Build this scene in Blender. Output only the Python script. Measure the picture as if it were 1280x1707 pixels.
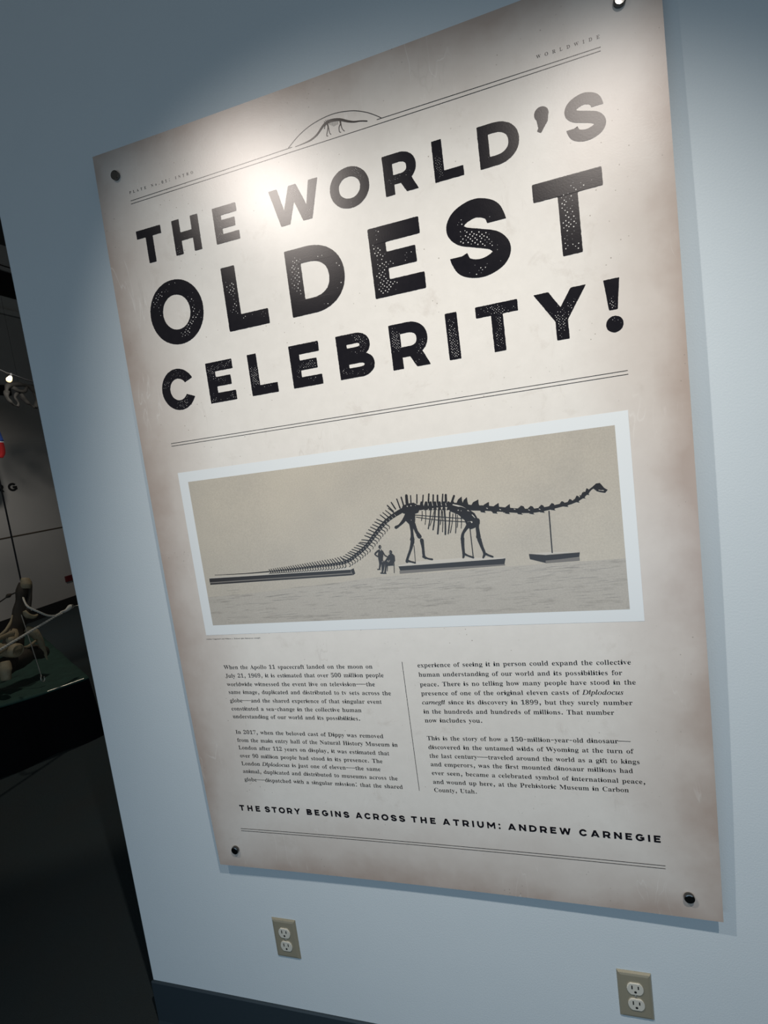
import bpy, bmesh, math, random
from mathutils import Vector, Matrix, noise
from mathutils.geometry import tessellate_polygon

for o in list(bpy.data.objects):
    bpy.data.objects.remove(o)
SC = bpy.context.scene
COL = SC.collection

# ------------------------------------------------------------------ camera
cam_data = bpy.data.cameras.new('camera')
cam_data.sensor_fit = 'VERTICAL'
cam_data.sensor_height = 36.0
cam_data.lens = 36.0 * 850.727 / 1707.0
cam_data.clip_start = 0.02
cam = bpy.data.objects.new('camera', cam_data)
COL.objects.link(cam)
cam.matrix_world = Matrix(((0.954214, 0.096146, 0.283250, 0.7587),
                           (0.269014, 0.138207, -0.953168, -1.0844),
                           (-0.130791, 0.985725, 0.106015, 1.6147),
                           (0, 0, 0, 1)))
SC.camera = cam

# ------------------------------------------------------------------ light and exposure
SC.view_settings.view_transform = 'Standard'
SC.view_settings.look = 'None'
SC.view_settings.exposure = 0.0
SC.view_settings.gamma = 1.0
SC.view_settings.use_curve_mapping = False

world = bpy.data.worlds.new('hall_daylight')
SC.world = world
world.use_nodes = True
bg = world.node_tree.nodes['Background']
bg.inputs['Color'].default_value = (0.97, 1.0, 0.97, 1)
bg.inputs['Strength'].default_value = 0.108


def spot(name, loc, target, watts, angle, blend, colour, radius):
    d = bpy.data.lights.new(name, 'SPOT')
    d.energy = watts
    d.color = colour
    d.spot_size = math.radians(angle)
    d.spot_blend = blend
    d.shadow_soft_size = radius
    o = bpy.data.objects.new(name, d)
    COL.objects.link(o)
    o.location = loc
    o.rotation_euler = (Vector(target) - Vector(loc)).to_track_quat('-Z', 'Y').to_euler()
    return o


WARM = (1.0, 0.94, 0.86)
spot('track_spot_left', (-0.272, -1.192, 3.022), (0.64, 0.0, 1.24), 91, 62, 1.0, WARM, 0.020)
spot('track_spot_right', (1.185, -1.269, 3.060), (0.58, 0.0, 0.90), 119, 62, 1.0, WARM, 0.020)
spot('gallery_downlight', (-2.30, 1.94, 3.90), (-2.32, 1.93, 0.0), 74, 50, 0.25, (1.0, 0.90, 0.76), 0.05)
spot('gallery_wall_washer', (-3.6, 2.6, 3.3), (-6.05, 3.0, 0.7), 112, 95, 1.0, (1.0, 0.95, 0.88), 0.08)

# added cool fill, low behind the viewer, standing in for unseen daylight
d = bpy.data.lights.new('low_cool_fill', 'AREA')
d.shape = 'RECTANGLE'
d.size, d.size_y = 5.0, 0.9
d.energy = 29
d.color = (0.54, 0.78, 1.0)
o = bpy.data.objects.new('low_cool_fill', d)
COL.objects.link(o)
o.location = (0.6, -3.4, 0.50)
o.rotation_euler = (math.radians(90), 0, 0)


# ------------------------------------------------------------------ materials
def mat(name, colour, rough=0.6, metal=0.0, spec=0.5, coat=0.0, coat_rough=0.1):
    m = bpy.data.materials.new(name)
    m.use_nodes = True
    b = m.node_tree.nodes['Principled BSDF']
    b.inputs['Base Color'].default_value = (*colour, 1)
    b.inputs['Roughness'].default_value = rough
    b.inputs['Metallic'].default_value = metal
    b.inputs['Specular IOR Level'].default_value = spec
    b.inputs['Coat Weight'].default_value = coat
    b.inputs['Coat Roughness'].default_value = coat_rough
    return m


def nd(m, kind, **props):
    n = m.node_tree.nodes.new(kind)
    for k, v in props.items():
        setattr(n, k, v)
    return n


def ln(m, a, ao, b, bi):
    m.node_tree.links.new(a.outputs[ao], b.inputs[bi])


def coords(m, scale=(1, 1, 1), rot=(0, 0, 0)):
    t = nd(m, 'ShaderNodeTexCoord')
    mp = nd(m, 'ShaderNodeMapping')
    mp.inputs['Scale'].default_value = scale
    mp.inputs['Rotation'].default_value = rot
    ln(m, t, 'Object', mp, 'Vector')
    return mp


def noise_tex(m, src, scale, detail=4, rough=0.55, dist=0.0):
    n = nd(m, 'ShaderNodeTexNoise')
    n.inputs['Scale'].default_value = scale
    n.inputs['Detail'].default_value = detail
    n.inputs['Roughness'].default_value = rough
    n.inputs['Distortion'].default_value = dist
    ln(m, src, 'Vector', n, 'Vector')
    return n


def ramp(m, src, out, stops):
    r = nd(m, 'ShaderNodeValToRGB')
    e = r.color_ramp.elements
    while len(e) < len(stops):
        e.new(0.5)
    for el, (p, c) in zip(e, stops):
        el.position = p
        el.color = (*c, 1) if len(c) == 3 else c
    ln(m, src, out, r, 'Fac')
    return r


def mixc(m, fac, a, b, blend='MIX'):
    """fac, a, b: a float / colour tuple or (node, socket)"""
    x = nd(m, 'ShaderNodeMix', data_type='RGBA', blend_type=blend)
    for val, idx in ((fac, 0), (a, 6), (b, 7)):
        if isinstance(val, tuple) and hasattr(val[0], 'outputs'):
            m.node_tree.links.new(val[0].outputs[val[1]], x.inputs[idx])
        elif idx == 0:
            x.inputs[0].default_value = val
        else:
            x.inputs[idx].default_value = (*val, 1)
    return x


def bump(m, node, out, strength, dist):
    b = nd(m, 'ShaderNodeBump')
    b.inputs['Strength'].default_value = strength
    b.inputs['Distance'].default_value = dist
    ln(m, node, out, b, 'Height')
    ln(m, b, 'Normal', m.node_tree.nodes['Principled BSDF'], 'Normal')


def out_col(m, x, sock=2):
    m.node_tree.links.new(x.outputs[sock], m.node_tree.nodes['Principled BSDF'].inputs['Base Color'])


# painted drywall with an orange-peel texture
M_WALL = mat('painted_drywall', (0.50, 0.585, 0.665), 0.62, spec=0.3)
c = coords(M_WALL)
n1 = noise_tex(M_WALL, c, 9, 5)
out_col(M_WALL, mixc(M_WALL, (n1, 'Fac'), (0.635, 0.708, 0.757), (0.665, 0.738, 0.787)))
n2 = noise_tex(M_WALL, c, 260, 2)
bump(M_WALL, n2, 'Fac', 0.16, 0.002)

M_CARPET = mat('dark_carpet', (0.020, 0.028, 0.031), 0.95, spec=0.1)
c = coords(M_CARPET)
n1 = noise_tex(M_CARPET, c, 420, 3)
n2 = noise_tex(M_CARPET, c, 5, 3)
x = mixc(M_CARPET, (n1, 'Fac'), (0.020, 0.034, 0.041), (0.060, 0.086, 0.096))
x = mixc(M_CARPET, (n2, 'Fac'), (x, 2), (0.050, 0.056, 0.056))
out_col(M_CARPET, x)
bump(M_CARPET, n1, 'Fac', 0.6, 0.004)

M_COVE = mat('navy_rubber_cove_base', (0.024, 0.038, 0.050), 0.42)
M_CEIL = mat('dark_ceiling_paint', (0.10, 0.10, 0.10), 0.9)

M_FAR = mat('gallery_wall_panel', (0.42, 0.405, 0.385), 0.75, spec=0.2)
c = coords(M_FAR)
n1 = noise_tex(M_FAR, c, 3, 4)
out_col(M_FAR, mixc(M_FAR, (n1, 'Fac'), (0.40, 0.387, 0.368), (0.44, 0.424, 0.402)))
n2 = noise_tex(M_FAR, c, 150, 2)
bump(M_FAR, n2, 'Fac', 0.2, 0.002)
M_FARBASE = mat('black_wall_base', (0.010, 0.010, 0.011), 0.6)
M_TRIM = mat('grey_trim_board', (0.50, 0.49, 0.46), 0.7)
M_GROOVE = mat('brown_joint_strip', (0.085, 0.066, 0.045), 0.7)
M_BLACK = mat('black_paint', (0.006, 0.006, 0.007), 0.7)

# poster paper: aged-paper print under a satin laminate
GLOSS = dict(rough=1.0, spec=0.0)


def laminate(m):
    """satin film over the print: the diffuse print plus a thin Beckmann reflection"""
    nt = m.node_tree
    bs = nt.nodes['Principled BSDF']
    out = [n for n in nt.nodes if n.type == 'OUTPUT_MATERIAL'][0]
    gl = nt.nodes.new('ShaderNodeBsdfGlossy')
    gl.distribution = 'BECKMANN'
    gl.inputs['Roughness'].default_value = 0.325
    gl.inputs['Color'].default_value = (0.042, 0.040, 0.040, 1)
    add = nt.nodes.new('ShaderNodeAddShader')
    nt.links.new(bs.outputs[0], add.inputs[0])
    nt.links.new(gl.outputs[0], add.inputs[1])
    nt.links.new(add.outputs[0], out.inputs['Surface'])
    nin = bs.inputs['Normal']
    if nin.is_linked:
        nt.links.new(nin.links[0].from_socket, gl.inputs['Normal'])


PU0, PU1, PV0, PV1 = -0.141, 1.043, 0.593, 2.388      # poster edges on the wall
PORG = Vector((0.451, 0.0, PV0))                      # origin of the poster
M_PAPER = mat('aged_paper_print', (0.74, 0.715, 0.68), **GLOSS)
c = coords(M_PAPER)
sep = nd(M_PAPER, 'ShaderNodeSeparateXYZ')
ln(M_PAPER, c, 'Vector', sep, 'Vector')


def math_node(m, op, a, b=None):
    n = nd(m, 'ShaderNodeMath', operation=op)
    for i, v in enumerate((a, b)):
        if v is None:
            continue
        if isinstance(v, tuple):
            m.node_tree.links.new(v[0].outputs[v[1]], n.inputs[i])
        else:
            n.inputs[i].default_value = v
    return n


ax = math_node(M_PAPER, 'ABSOLUTE', (sep, 'X'))
dx = math_node(M_PAPER, 'SUBTRACT', 0.592, (ax, 0))          # distance to a side edge
zz = math_node(M_PAPER, 'SUBTRACT', (sep, 'Z'), 0.8975)
az = math_node(M_PAPER, 'ABSOLUTE', (zz, 0))
dz = math_node(M_PAPER, 'SUBTRACT', 0.8975, (az, 0))
dmin = math_node(M_PAPER, 'MINIMUM', (dx, 0), (dz, 0))
nb = noise_tex(M_PAPER, c, 5, 5, 0.6)
nbs = math_node(M_PAPER, 'MULTIPLY', (nb, 'Fac'), 0.16)
dw = math_node(M_PAPER, 'ADD', (dmin, 0), (nbs, 0))
edge = ramp(M_PAPER, dw, 0, [(0.075, (1, 1, 1)), (0.14, (0.50, 0.50, 0.50)), (0.29, (0, 0, 0))])
nf = noise_tex(M_PAPER, c, 38, 6, 0.65)
x = mixc(M_PAPER, (nf, 'Fac'), (0.730, 0.705, 0.668), (0.830, 0.802, 0.764))
x = mixc(M_PAPER, (edge, 'Color'), (x, 2), (0.455, 0.375, 0.330))
# blotches
nl = noise_tex(M_PAPER, c, 14, 6, 0.7, 0.4)
bl = ramp(M_PAPER, nl, 'Fac', [(0.60, (0, 0, 0)), (0.74, (0.35, 0.35, 0.35))])
x = mixc(M_PAPER, (bl, 'Color'), (x, 2), (0.52, 0.47, 0.42))
# specks
vo = nd(M_PAPER, 'ShaderNodeTexVoronoi')
vo.inputs['Scale'].default_value = 75
ln(M_PAPER, c, 'Vector', vo, 'Vector')
sp = ramp(M_PAPER, vo, 'Distance', [(0.06, (1, 1, 1)), (0.11, (0, 0, 0))])
spm = noise_tex(M_PAPER, c, 9, 3)
spr = ramp(M_PAPER, spm, 'Fac', [(0.53, (0, 0, 0)), (0.64, (0.8, 0.8, 0.8))])
sx = mixc(M_PAPER, 1.0, (sp, 'Color'), (spr, 'Color'), 'MULTIPLY')
x = mixc(M_PAPER, (sx, 2), (x, 2), (0.26, 0.225, 0.19))
# pale and dark scuffs: thin stretched ridges of noise
for rot, lo, colr, amt in ((0.7, 0.55, (0.86, 0.84, 0.81), 0.34), (-0.45, 0.57, (0.50, 0.46, 0.42), 0.32)):
    cs = coords(M_PAPER, (5.5, 1, 1.1), (0, rot, 0))
    ns = noise_tex(M_PAPER, cs, 2.6, 3, 0.5, 0.6)
    rid = ramp(M_PAPER, ns, 'Fac', [(0.494, (0, 0, 0)), (0.5, (1, 1, 1)), (0.506, (0, 0, 0))])
    msk = noise_tex(M_PAPER, c, 6.5 + lo, 3)
    mr = ramp(M_PAPER, msk, 'Fac', [(lo, (0, 0, 0)), (lo + 0.1, (amt, amt, amt))])
    sx = mixc(M_PAPER, 1.0, (rid, 'Color'), (mr, 'Color'), 'MULTIPLY')
    x = mixc(M_PAPER, (sx, 2), (x, 2), colr)
out_col(M_PAPER, x)
nr = noise_tex(M_PAPER, c, 320, 2)
bump(M_PAPER, nr, 'Fac', 0.05, 0.0008)

M_INK = mat('black_letterpress_ink', (0.0085, 0.0085, 0.0125), **GLOSS)
c = coords(M_INK)
n1 = noise_tex(M_INK, c, 90, 5)
out_col(M_INK, mixc(M_INK, (n1, 'Fac'), (0.006, 0.006, 0.010), (0.013, 0.012, 0.016)))
n2 = noise_tex(M_INK, c, 320, 2)
bump(M_INK, n2, 'Fac', 0.05, 0.0008)
M_TEXT = mat('text_ink', (0.007, 0.007, 0.009), **GLOSS)
M_RULE = mat('rule_ink', (0.030, 0.028, 0.030), **GLOSS)
M_DOT = mat('worn_paper_dots', (0.70, 0.69, 0.67), **GLOSS)
M_DOT2 = mat('faint_paper_dots', (0.22, 0.22, 0.225), **GLOSS)
M_BORDER = mat('white_print_border', (0.775, 0.815, 0.84), **GLOSS)
M_SEPIA = mat('sepia_photo_ground', (0.50, 0.47, 0.42), **GLOSS)
c = coords(M_SEPIA)
n1 = noise_tex(M_SEPIA, c, 300, 3, 0.85)
n2 = noise_tex(M_SEPIA, c, 4, 4)
x = mixc(M_SEPIA, (n1, 'Fac'), (0.40, 0.370, 0.322), (0.64, 0.595, 0.520))
r2 = ramp(M_SEPIA, n2, 'Fac', [(0.35, (0.90, 0.90, 0.90)), (0.65, (1.06, 1.05, 1.02))])
x = mixc(M_SEPIA, 1.0, (x, 2), (r2, 'Color'), 'MULTIPLY')
out_col(M_SEPIA, x)
M_FLOORPRINT = mat('sepia_photo_floor', (0.42, 0.395, 0.36), **GLOSS)
c = coords(M_FLOORPRINT, (1, 1, 9))
n1 = noise_tex(M_FLOORPRINT, c, 16, 5, 0.65)
c2 = coords(M_FLOORPRINT)
n2 = noise_tex(M_FLOORPRINT, c2, 330, 3, 0.8)
x = mixc(M_FLOORPRINT, (n2, 'Fac'), (0.36, 0.335, 0.298), (0.57, 0.535, 0.48))
r2 = ramp(M_FLOORPRINT, n1, 'Fac', [(0.30, (0.70, 0.69, 0.68)), (0.46, (1, 1, 1))])
x = mixc(M_FLOORPRINT, 1.0, (x, 2), (r2, 'Color'), 'MULTIPLY')
out_col(M_FLOORPRINT, x)
M_BONEPRINT = mat('printed_bone_silhouette', (0.017, 0.013, 0.012), **GLOSS)
M_DARKPRINT = mat('printed_dark_tone', (0.030, 0.026, 0.025), **GLOSS)
M_MIDPRINT = mat('printed_mid_tone', (0.19, 0.175, 0.16), **GLOSS)
M_LITEPRINT = mat('printed_light_tone', (0.56, 0.53, 0.48), **GLOSS)
TONE = {'bone': M_BONEPRINT, 'dark': M_DARKPRINT, 'mid': M_MIDPRINT, 'lite': M_LITEPRINT}

M_STREAK = mat('printed_streak_tone', (0.24, 0.225, 0.21), **GLOSS)
for m in (M_PAPER, M_INK, M_TEXT, M_RULE, M_DOT, M_DOT2, M_BORDER, M_SEPIA, M_FLOORPRINT, M_BONEPRINT, M_DARKPRINT, M_MIDPRINT,
          M_LITEPRINT, M_STREAK):
    laminate(m)

M_NICKEL = mat('dark_nickel', (0.13, 0.13, 0.13), 0.16, 1.0)
M_PLATE = mat('beige_outlet_plate', (0.36, 0.335, 0.255), 0.30, 0.25)
M_RECEPT = mat('pale_receptacle_nylon', (0.62, 0.61, 0.55), 0.35)
M_SLOT = mat('outlet_slot_black', (0.008, 0.008, 0.008), 0.6)

M_BONE = mat('tan_bone_cast', (0.30, 0.24, 0.155), 0.65)
c = coords(M_BONE)
n1 = noise_tex(M_BONE, c, 16, 6, 0.65)
out_col(M_BONE, mixc(M_BONE, (n1, 'Fac'), (0.15, 0.117, 0.070), (0.48, 0.40, 0.26)))
n2 = noise_tex(M_BONE, c, 60, 4)
bump(M_BONE, n2, 'Fac', 0.5, 0.006)
M_BONE2 = mat('dark_brown_bone', (0.075, 0.058, 0.040), 0.75)  # darker brown than the tan cast, grain stretched upright
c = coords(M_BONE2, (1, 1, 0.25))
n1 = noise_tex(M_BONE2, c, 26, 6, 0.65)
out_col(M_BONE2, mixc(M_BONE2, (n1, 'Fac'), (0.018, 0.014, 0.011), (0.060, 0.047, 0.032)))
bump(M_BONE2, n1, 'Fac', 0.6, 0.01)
M_GREYBONE = mat('grey_bone_cast', (0.055, 0.052, 0.047), 0.8)
M_ROPE = mat('white_braided_rope', (0.66, 0.63, 0.56), 0.8)
M_STEEL = mat('steel_wire', (0.55, 0.53, 0.48), 0.35, 0.8)
M_GREEN = mat('dark_green_mat', (0.016, 0.048, 0.038), 0.85)
c = coords(M_GREEN)
n1 = noise_tex(M_GREEN, c, 12, 5)
out_col(M_GREEN, mixc(M_GREEN, (n1, 'Fac'), (0.011, 0.036, 0.029), (0.030, 0.092, 0.072)))
n2 = noise_tex(M_GREEN, c, 240, 2)
bump(M_GREEN, n2, 'Fac', 0.4, 0.004)
M_SKIRT = mat('black_platform_skirt', (0.004, 0.004, 0.005), 0.9, spec=0.1)
M_RED = mat('red_fabric', (0.42, 0.018, 0.020), 0.7)
M_BLUE = mat('blue_fabric', (0.030, 0.075, 0.34), 0.7)
c = coords(M_BLUE)
n1 = noise_tex(M_BLUE, c, 14, 3)
out_col(M_BLUE, mixc(M_BLUE, (n1, 'Fac'), (0.012, 0.025, 0.14), (0.06, 0.15, 0.55)))
M_WHITE = mat('white_fabric', (0.75, 0.76, 0.80), 0.7)
M_BULB = mat('lit_bulb_glass', (1, 0.9, 0.7), 0.3)
b = M_BULB.node_tree.nodes['Principled BSDF']
b.inputs['Emission Color'].default_value = (1.0, 0.72, 0.36, 1)
b.inputs['Emission Strength'].default_value = 1.9


# ------------------------------------------------------------------ builders
def thing(name, loc, label, category, group=None):
    o = bpy.data.objects.new(name, None)
    COL.objects.link(o)
    o.location = loc
    o.empty_display_size = 0.1
    o['label'] = label
    o['category'] = category
    if group:
        o['group'] = group
    return o


def world_loc(o):
    v = Vector(o.location)
    while o.parent:
        o = o.parent
        v += Vector(o.location)
    return v


def link_mesh(name, bm, mats, parent=None, loc=None, smooth=False, label=None, category=None, structure=False):
    """bm holds world coordinates; the object gets its own origin"""
    me = bpy.data.meshes.new(name)
    org = Vector(loc) if loc is not None else (world_loc(parent) if parent else Vector((0, 0, 0)))
    bmesh.ops.translate(bm, verts=bm.verts, vec=-org)
    bm.to_mesh(me)
    bm.free()
    for m in (mats if isinstance(mats, (list, tuple)) else [mats]):
        me.materials.append(m)
    if smooth:
        for p in me.polygons:
            p.use_smooth = True
    o = bpy.data.objects.new(name, me)
    COL.objects.link(o)
    if parent:
        o.parent = parent
        o.location = org - world_loc(parent)
    else:
        o.location = org
    if label:
        o['label'] = label
    if category:
        o['category'] = category
    if structure:
        o['kind'] = 'structure'
    return o


def box(bm, lo, hi, bev=0.0, segs=2):
    lo, hi = Vector(lo), Vector(hi)
    r = bmesh.ops.create_cube(bm, size=1.0)
    vs = r['verts']
    bmesh.ops.scale(bm, verts=vs, vec=hi - lo)
    bmesh.ops.translate(bm, verts=vs, vec=(lo + hi) / 2)
    if bev:
        es = list({e for v in vs for e in v.link_edges})
        bmesh.ops.bevel(bm, geom=es, offset=bev, segments=segs, profile=0.6, affect='EDGES')


def tube(bm, pts, radii, segs=10, flat=1.0, wob=0.0, seed=0.0, side=None, cap=True):
    """swept tube; flat squashes the second axis, wob roughens the surface"""
    pts = [Vector(p) for p in pts]
    if not hasattr(radii, '__len__'):
        radii = [radii] * len(pts)
    ring = None
    first = None
    ref = Vector(side) if side else None
    prev = None
    for i, p in enumerate(pts):
        t = (pts[min(i + 1, len(pts) - 1)] - pts[max(i - 1, 0)]).normalized()
        if prev is None:
            a = ref if ref else (Vector((0, 0, 1)) if abs(t.z) < 0.9 else Vector((1, 0, 0)))
        else:
            a = prev
        a = (a - t * a.dot(t)).normalized()
        prev = a
        bb = t.cross(a)
        vs = []
        for k in range(segs):
            th = 2 * math.pi * k / segs
            q = p + (a * math.cos(th) + bb * math.sin(th) * flat) * radii[i]
            if wob:
                q += (a * math.cos(th) + bb * math.sin(th)) * wob * noise.noise(q * 14 + Vector((seed, 0, 0)))
            vs.append(bm.verts.new(q))
        if ring:
            for k in range(segs):
                bm.faces.new((ring[k], ring[(k + 1) % segs], vs[(k + 1) % segs], vs[k]))
        else:
            first = vs
        ring = vs
    if cap:
        bm.faces.new(first[::-1])
        bm.faces.new(ring)


def smooth_path(pts, n=6):
    P = [Vector(p) for p in pts]
    out = []
    for i in range(len(P) - 1):
        p0 = P[max(i - 1, 0)]
        p1, p2 = P[i], P[i + 1]
        p3 = P[min(i + 2, len(P) - 1)]
        for k in range(n):
            t = k / n
            out.append(0.5 * ((2 * p1) + (p2 - p0) * t + (2 * p0 - 5 * p1 + 4 * p2 - p3) * t * t
                              + (3 * p1 - p0 - 3 * p2 + p3) * t ** 3))
    out.append(P[-1])
    return out


def lerp_list(v, n):
    out = []
    for i in range(len(v) - 1):
        out += [v[i] + (v[i + 1] - v[i]) * k / n for k in range(n)]
    return out + [v[-1]]


# ------------------------------------------------------------------ the setting
bm = bmesh.new()
box(bm, (-0.4765, 0.0, 0.0), (3.6, 0.13, 5.3), 0.003, 2)
link_mesh('wall_front', bm, M_WALL, structure=True)

bm = bmesh.new()     # rubber cove base with a rolled top and a toe
prof = [(0.0, 0.1535), (-0.004, 0.1535), (-0.0065, 0.150), (-0.0065, 0.022), (-0.0095, 0.010), (-0.018, 0.0), (0.0, 0.0)]
ends = [[bm.verts.new((xx, y, z)) for y, z in prof] for xx in (-0.4785, 3.6)]
for k in range(len(prof)):
    k2 = (k + 1) % len(prof)
    bm.faces.new((ends[0][k], ends[0][k2], ends[1][k2], ends[1][k]))
bm.faces.new(ends[0][::-1])
bm.faces.new(ends[1])
link_mesh('baseboard_front', bm, M_COVE, structure=True)

bm = bmesh.new()
box(bm, (-6.3, -4.0, -0.1), (4.0, 10.0, 0.0))
link_mesh('floor', bm, M_CARPET, structure=True)
bm = bmesh.new()
box(bm, (-6.3, -2.6, 5.3), (4.0, 10.0, 5.4))
link_mesh('ceiling', bm, M_CEIL, structure=True)

XW = -6.05           # face of the gallery side wall
bm = bmesh.new()
box(bm, (XW - 0.15, -4.0, 0.0), (XW, 10.0, 4.262))
link_mesh('wall_left', bm, M_FAR, structure=True)
bm = bmesh.new()
box(bm, (XW - 0.15, -4.0, 4.274), (XW - 0.07, 10.0, 5.3))
link_mesh('wall_upper', bm, mat('upper_wall_paint', (0.52, 0.51, 0.48), 0.8), structure=True)
bm = bmesh.new()
box(bm, (XW - 0.06, -4.0, 4.275), (XW + 0.02, 10.0, 4.345), 0.004)
link_mesh('trim_1', bm, M_TRIM, structure=True)
bm = bmesh.new()
box(bm, (XW - 0.068, -4.0, 4.557), (XW - 0.02, 10.0, 4.90))  # dark recess done as a flat black strip, its shade put in as colour
link_mesh('recess_shade_strip', bm, M_BLACK, structure=True)
bm = bmesh.new()
box(bm, (XW - 0.068, -4.0, 4.902), (XW + 0.01, 10.0, 4.955), 0.004)
link_mesh('trim_3', bm, M_TRIM, structure=True)
bm = bmesh.new()
box(bm, (XW - 0.069, -4.0, 4.965), (XW - 0.02, 10.0, 4.985))
link_mesh('trim_4', bm, M_BLACK, structure=True)
bm = bmesh.new()
box(bm, (XW, -4.0, 1.199), (XW + 0.004, 10.0, 1.218))
box(bm, (XW, -4.0, 1.2075), (XW + 0.010, 10.0, 1.2105))
link_mesh('trim_5', bm, M_GROOVE, structure=True)
bm = bmesh.new()
box(bm, (XW, -4.0, 2.478), (XW + 0.002, 10.0, 2.483))
link_mesh('trim_6', bm, M_TRIM, structure=True)
bm = bmesh.new()
box(bm, (XW, -4.0, 0.0), (XW + 0.012, 10.0, 0.155), 0.003)
link_mesh('baseboard_left', bm, M_FARBASE, structure=True)
bm = bmesh.new()
box(bm, (-6.3, 9.9, 0.0), (4.0, 10.0, 5.3))
link_mesh('wall_back', bm, M_FAR, structure=True)


# ------------------------------------------------------------------ the poster surface
def depth(u, v):
    """gap from wall to the poster face: corners pinned on standoffs, sides bowing out, foot bowing in"""
    s = (u - PU0) / (PU1 - PU0)
    t = (v - PV0) / (PV1 - PV0)
    return 0.026 + 0.0125 * 4 * t * (1 - t) - 0.006 * 4 * s * (1 - s)


def on_poster(u, v, eps=0.0):
    return Vector((u, -(depth(u, v) + eps), v))


poster = thing('poster', PORG, 'large aged-paper dinosaur museum poster held by four metal standoffs on the pale blue wall', 'poster')
EPS = 0.00035


def sheet(name, u0, v0, u1, v1, eps, m, nu, nv, thick=0.0, hole=None):
    """a piece of the poster plane as a fine grid, with an optional rectangular hole"""
    bm = bmesh.new()

    def grid(us, vs):
        g = [[bm.verts.new(on_poster(u, v, eps)) for u in us] for v in vs]
        for i in range(len(vs) - 1):
            for j in range(len(us) - 1):
                bm.faces.new((g[i][j], g[i][j + 1], g[i + 1][j + 1], g[i + 1][j]))

    def span(a, b_, n):
        return [a + (b_ - a) * k / n for k in range(n + 1)]
    if hole:
        a0, b0, a1, b1 = hole
        grid(span(u0, u1, nu), span(v0, b0, 3))
        grid(span(u0, u1, nu), span(b1, v1, 3))
        grid(span(u0, a0, 3), span(b0, b1, nv))
        grid(span(a1, u1, 3), span(b0, b1, nv))
    else:
        grid(span(u0, u1, nu), span(v0, v1, nv))
    if thick:
        bmesh.ops.recalc_face_normals(bm, faces=bm.faces)
        geom = bmesh.ops.extrude_face_region(bm, geom=list(bm.faces))
        vs = [e for e in geom['geom'] if isinstance(e, bmesh.types.BMVert)]
        bmesh.ops.translate(bm, verts=vs, vec=(0, thick, 0))
        bmesh.ops.recalc_face_normals(bm, faces=bm.faces)
    return bm


def add_sheet(name, *a, parent=None, smooth=False, **k):
    m = a[5]
    return link_mesh(name, sheet(name, *a, **k), m, parent=parent or poster, smooth=smooth)


add_sheet('panel', PU0, PV0, PU1, PV1, 0.0, M_PAPER, 44, 66, thick=0.004)


# ---- flat ink shapes on the sheet
class Ink:
    def __init__(self):
        self.bm = bmesh.new()

    def shape(self, contours, eps=EPS, mi=0):
        loops = [[Vector((p[0], p[1], 0)) for p in c_] for c_ in contours if len(c_) > 2]
        if not loops:
            return
        flat = [p for l_ in loops for p in l_]
        vs = [self.bm.verts.new(on_poster(p.x, p.y, eps)) for p in flat]
        for tri in tessellate_polygon(loops):
            t3 = [vs[i] for i in tri]
            if len(set(t3)) == 3:
                try:
                    f = self.bm.faces.new(t3)
                    f.material_index = mi
                except ValueError:
                    pass

    def stroke(self, pts, widths, eps=EPS, mi=0, ends=True):
        n = len(pts)
        P = [Vector((p[0], p[1])) for p in pts]
        L, R = [], []
        for i in range(n):
            t = P[min(i + 1, n - 1)] - P[max(i - 1, 0)]
            if t.length < 1e-9:
                t = Vector((1, 0))
            t.normalize()
            nn = Vector((-t.y, t.x)) * widths[i] / 2
            L.append(self.bm.verts.new(on_poster(*(P[i] + nn), eps)))
            R.append(self.bm.verts.new(on_poster(*(P[i] - nn), eps)))
        for i in range(n - 1):
            f = self.bm.faces.new((L[i], R[i], R[i + 1], L[i + 1]))
            f.material_index = mi
        if ends:
            for i in (0, n - 1):
                if widths[i] > 0.0012:
                    self.disc(P[i].x, P[i].y, widths[i] / 2, eps + 0.00002, mi, 8)

    def strip(self, rib, eps=EPS, mi=0):
        half = len(rib) // 2
        L = [self.bm.verts.new(on_poster(p[0], p[1], eps)) for p in rib[:half]]
        R = [self.bm.verts.new(on_poster(p[0], p[1], eps)) for p in rib[half:][::-1]]
        for i in range(half - 1):
            for t3 in ((L[i], R[i], R[i + 1]), (L[i], R[i + 1], L[i + 1])):
                a, b_, c_ = (v.co for v in t3)
                if (b_ - a).cross(c_ - a).length > 1e-11:
                    self.bm.faces.new(t3).material_index = mi

    def disc(self, u, v, r, eps=EPS, mi=0, n=7):
        vs = [self.bm.verts.new(on_poster(u + r * math.cos(2 * math.pi * k / n), v + r * math.sin(2 * math.pi * k / n), eps))
              for k in range(n)]
        f = self.bm.faces.new(vs)
        f.material_index = mi

    def done(self, name, mats, parent=None, label=None):
        # every ink face looks away from the wall
        flip = [f for f in self.bm.faces if f.calc_area() > 1e-12 and f.normal.y > 0]
        self.bm.normal_update()
        flip = [f for f in self.bm.faces if f.normal.y > 0]
        bmesh.ops.reverse_faces(self.bm, faces=flip)
        return link_mesh(name, self.bm, mats, parent=parent or poster, label=label, smooth=True)


def seg_line(a, b_, step=0.02):
    n = max(1, int((Vector(b_) - Vector(a)).length / step))
    return [(a[0] + (b_[0] - a[0]) * k / n, a[1] + (b_[1] - a[1]) * k / n) for k in range(n + 1)]


# ---- headline alphabet: rounded heavy grotesque, drawn in a box x0..x1, y0..y1 with stroke s
def arc(cx, cy, rx, ry, a0, a1, n=22, e=1.0):
    out = []
    for k in range(n + 1):
        a = math.radians(a0 + (a1 - a0) * k / n)
        ca, sa = math.cos(a), math.sin(a)
        out.append((cx + rx * math.copysign(abs(ca) ** e, ca), cy + ry * math.copysign(abs(sa) ** e, sa)))
    return out


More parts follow.
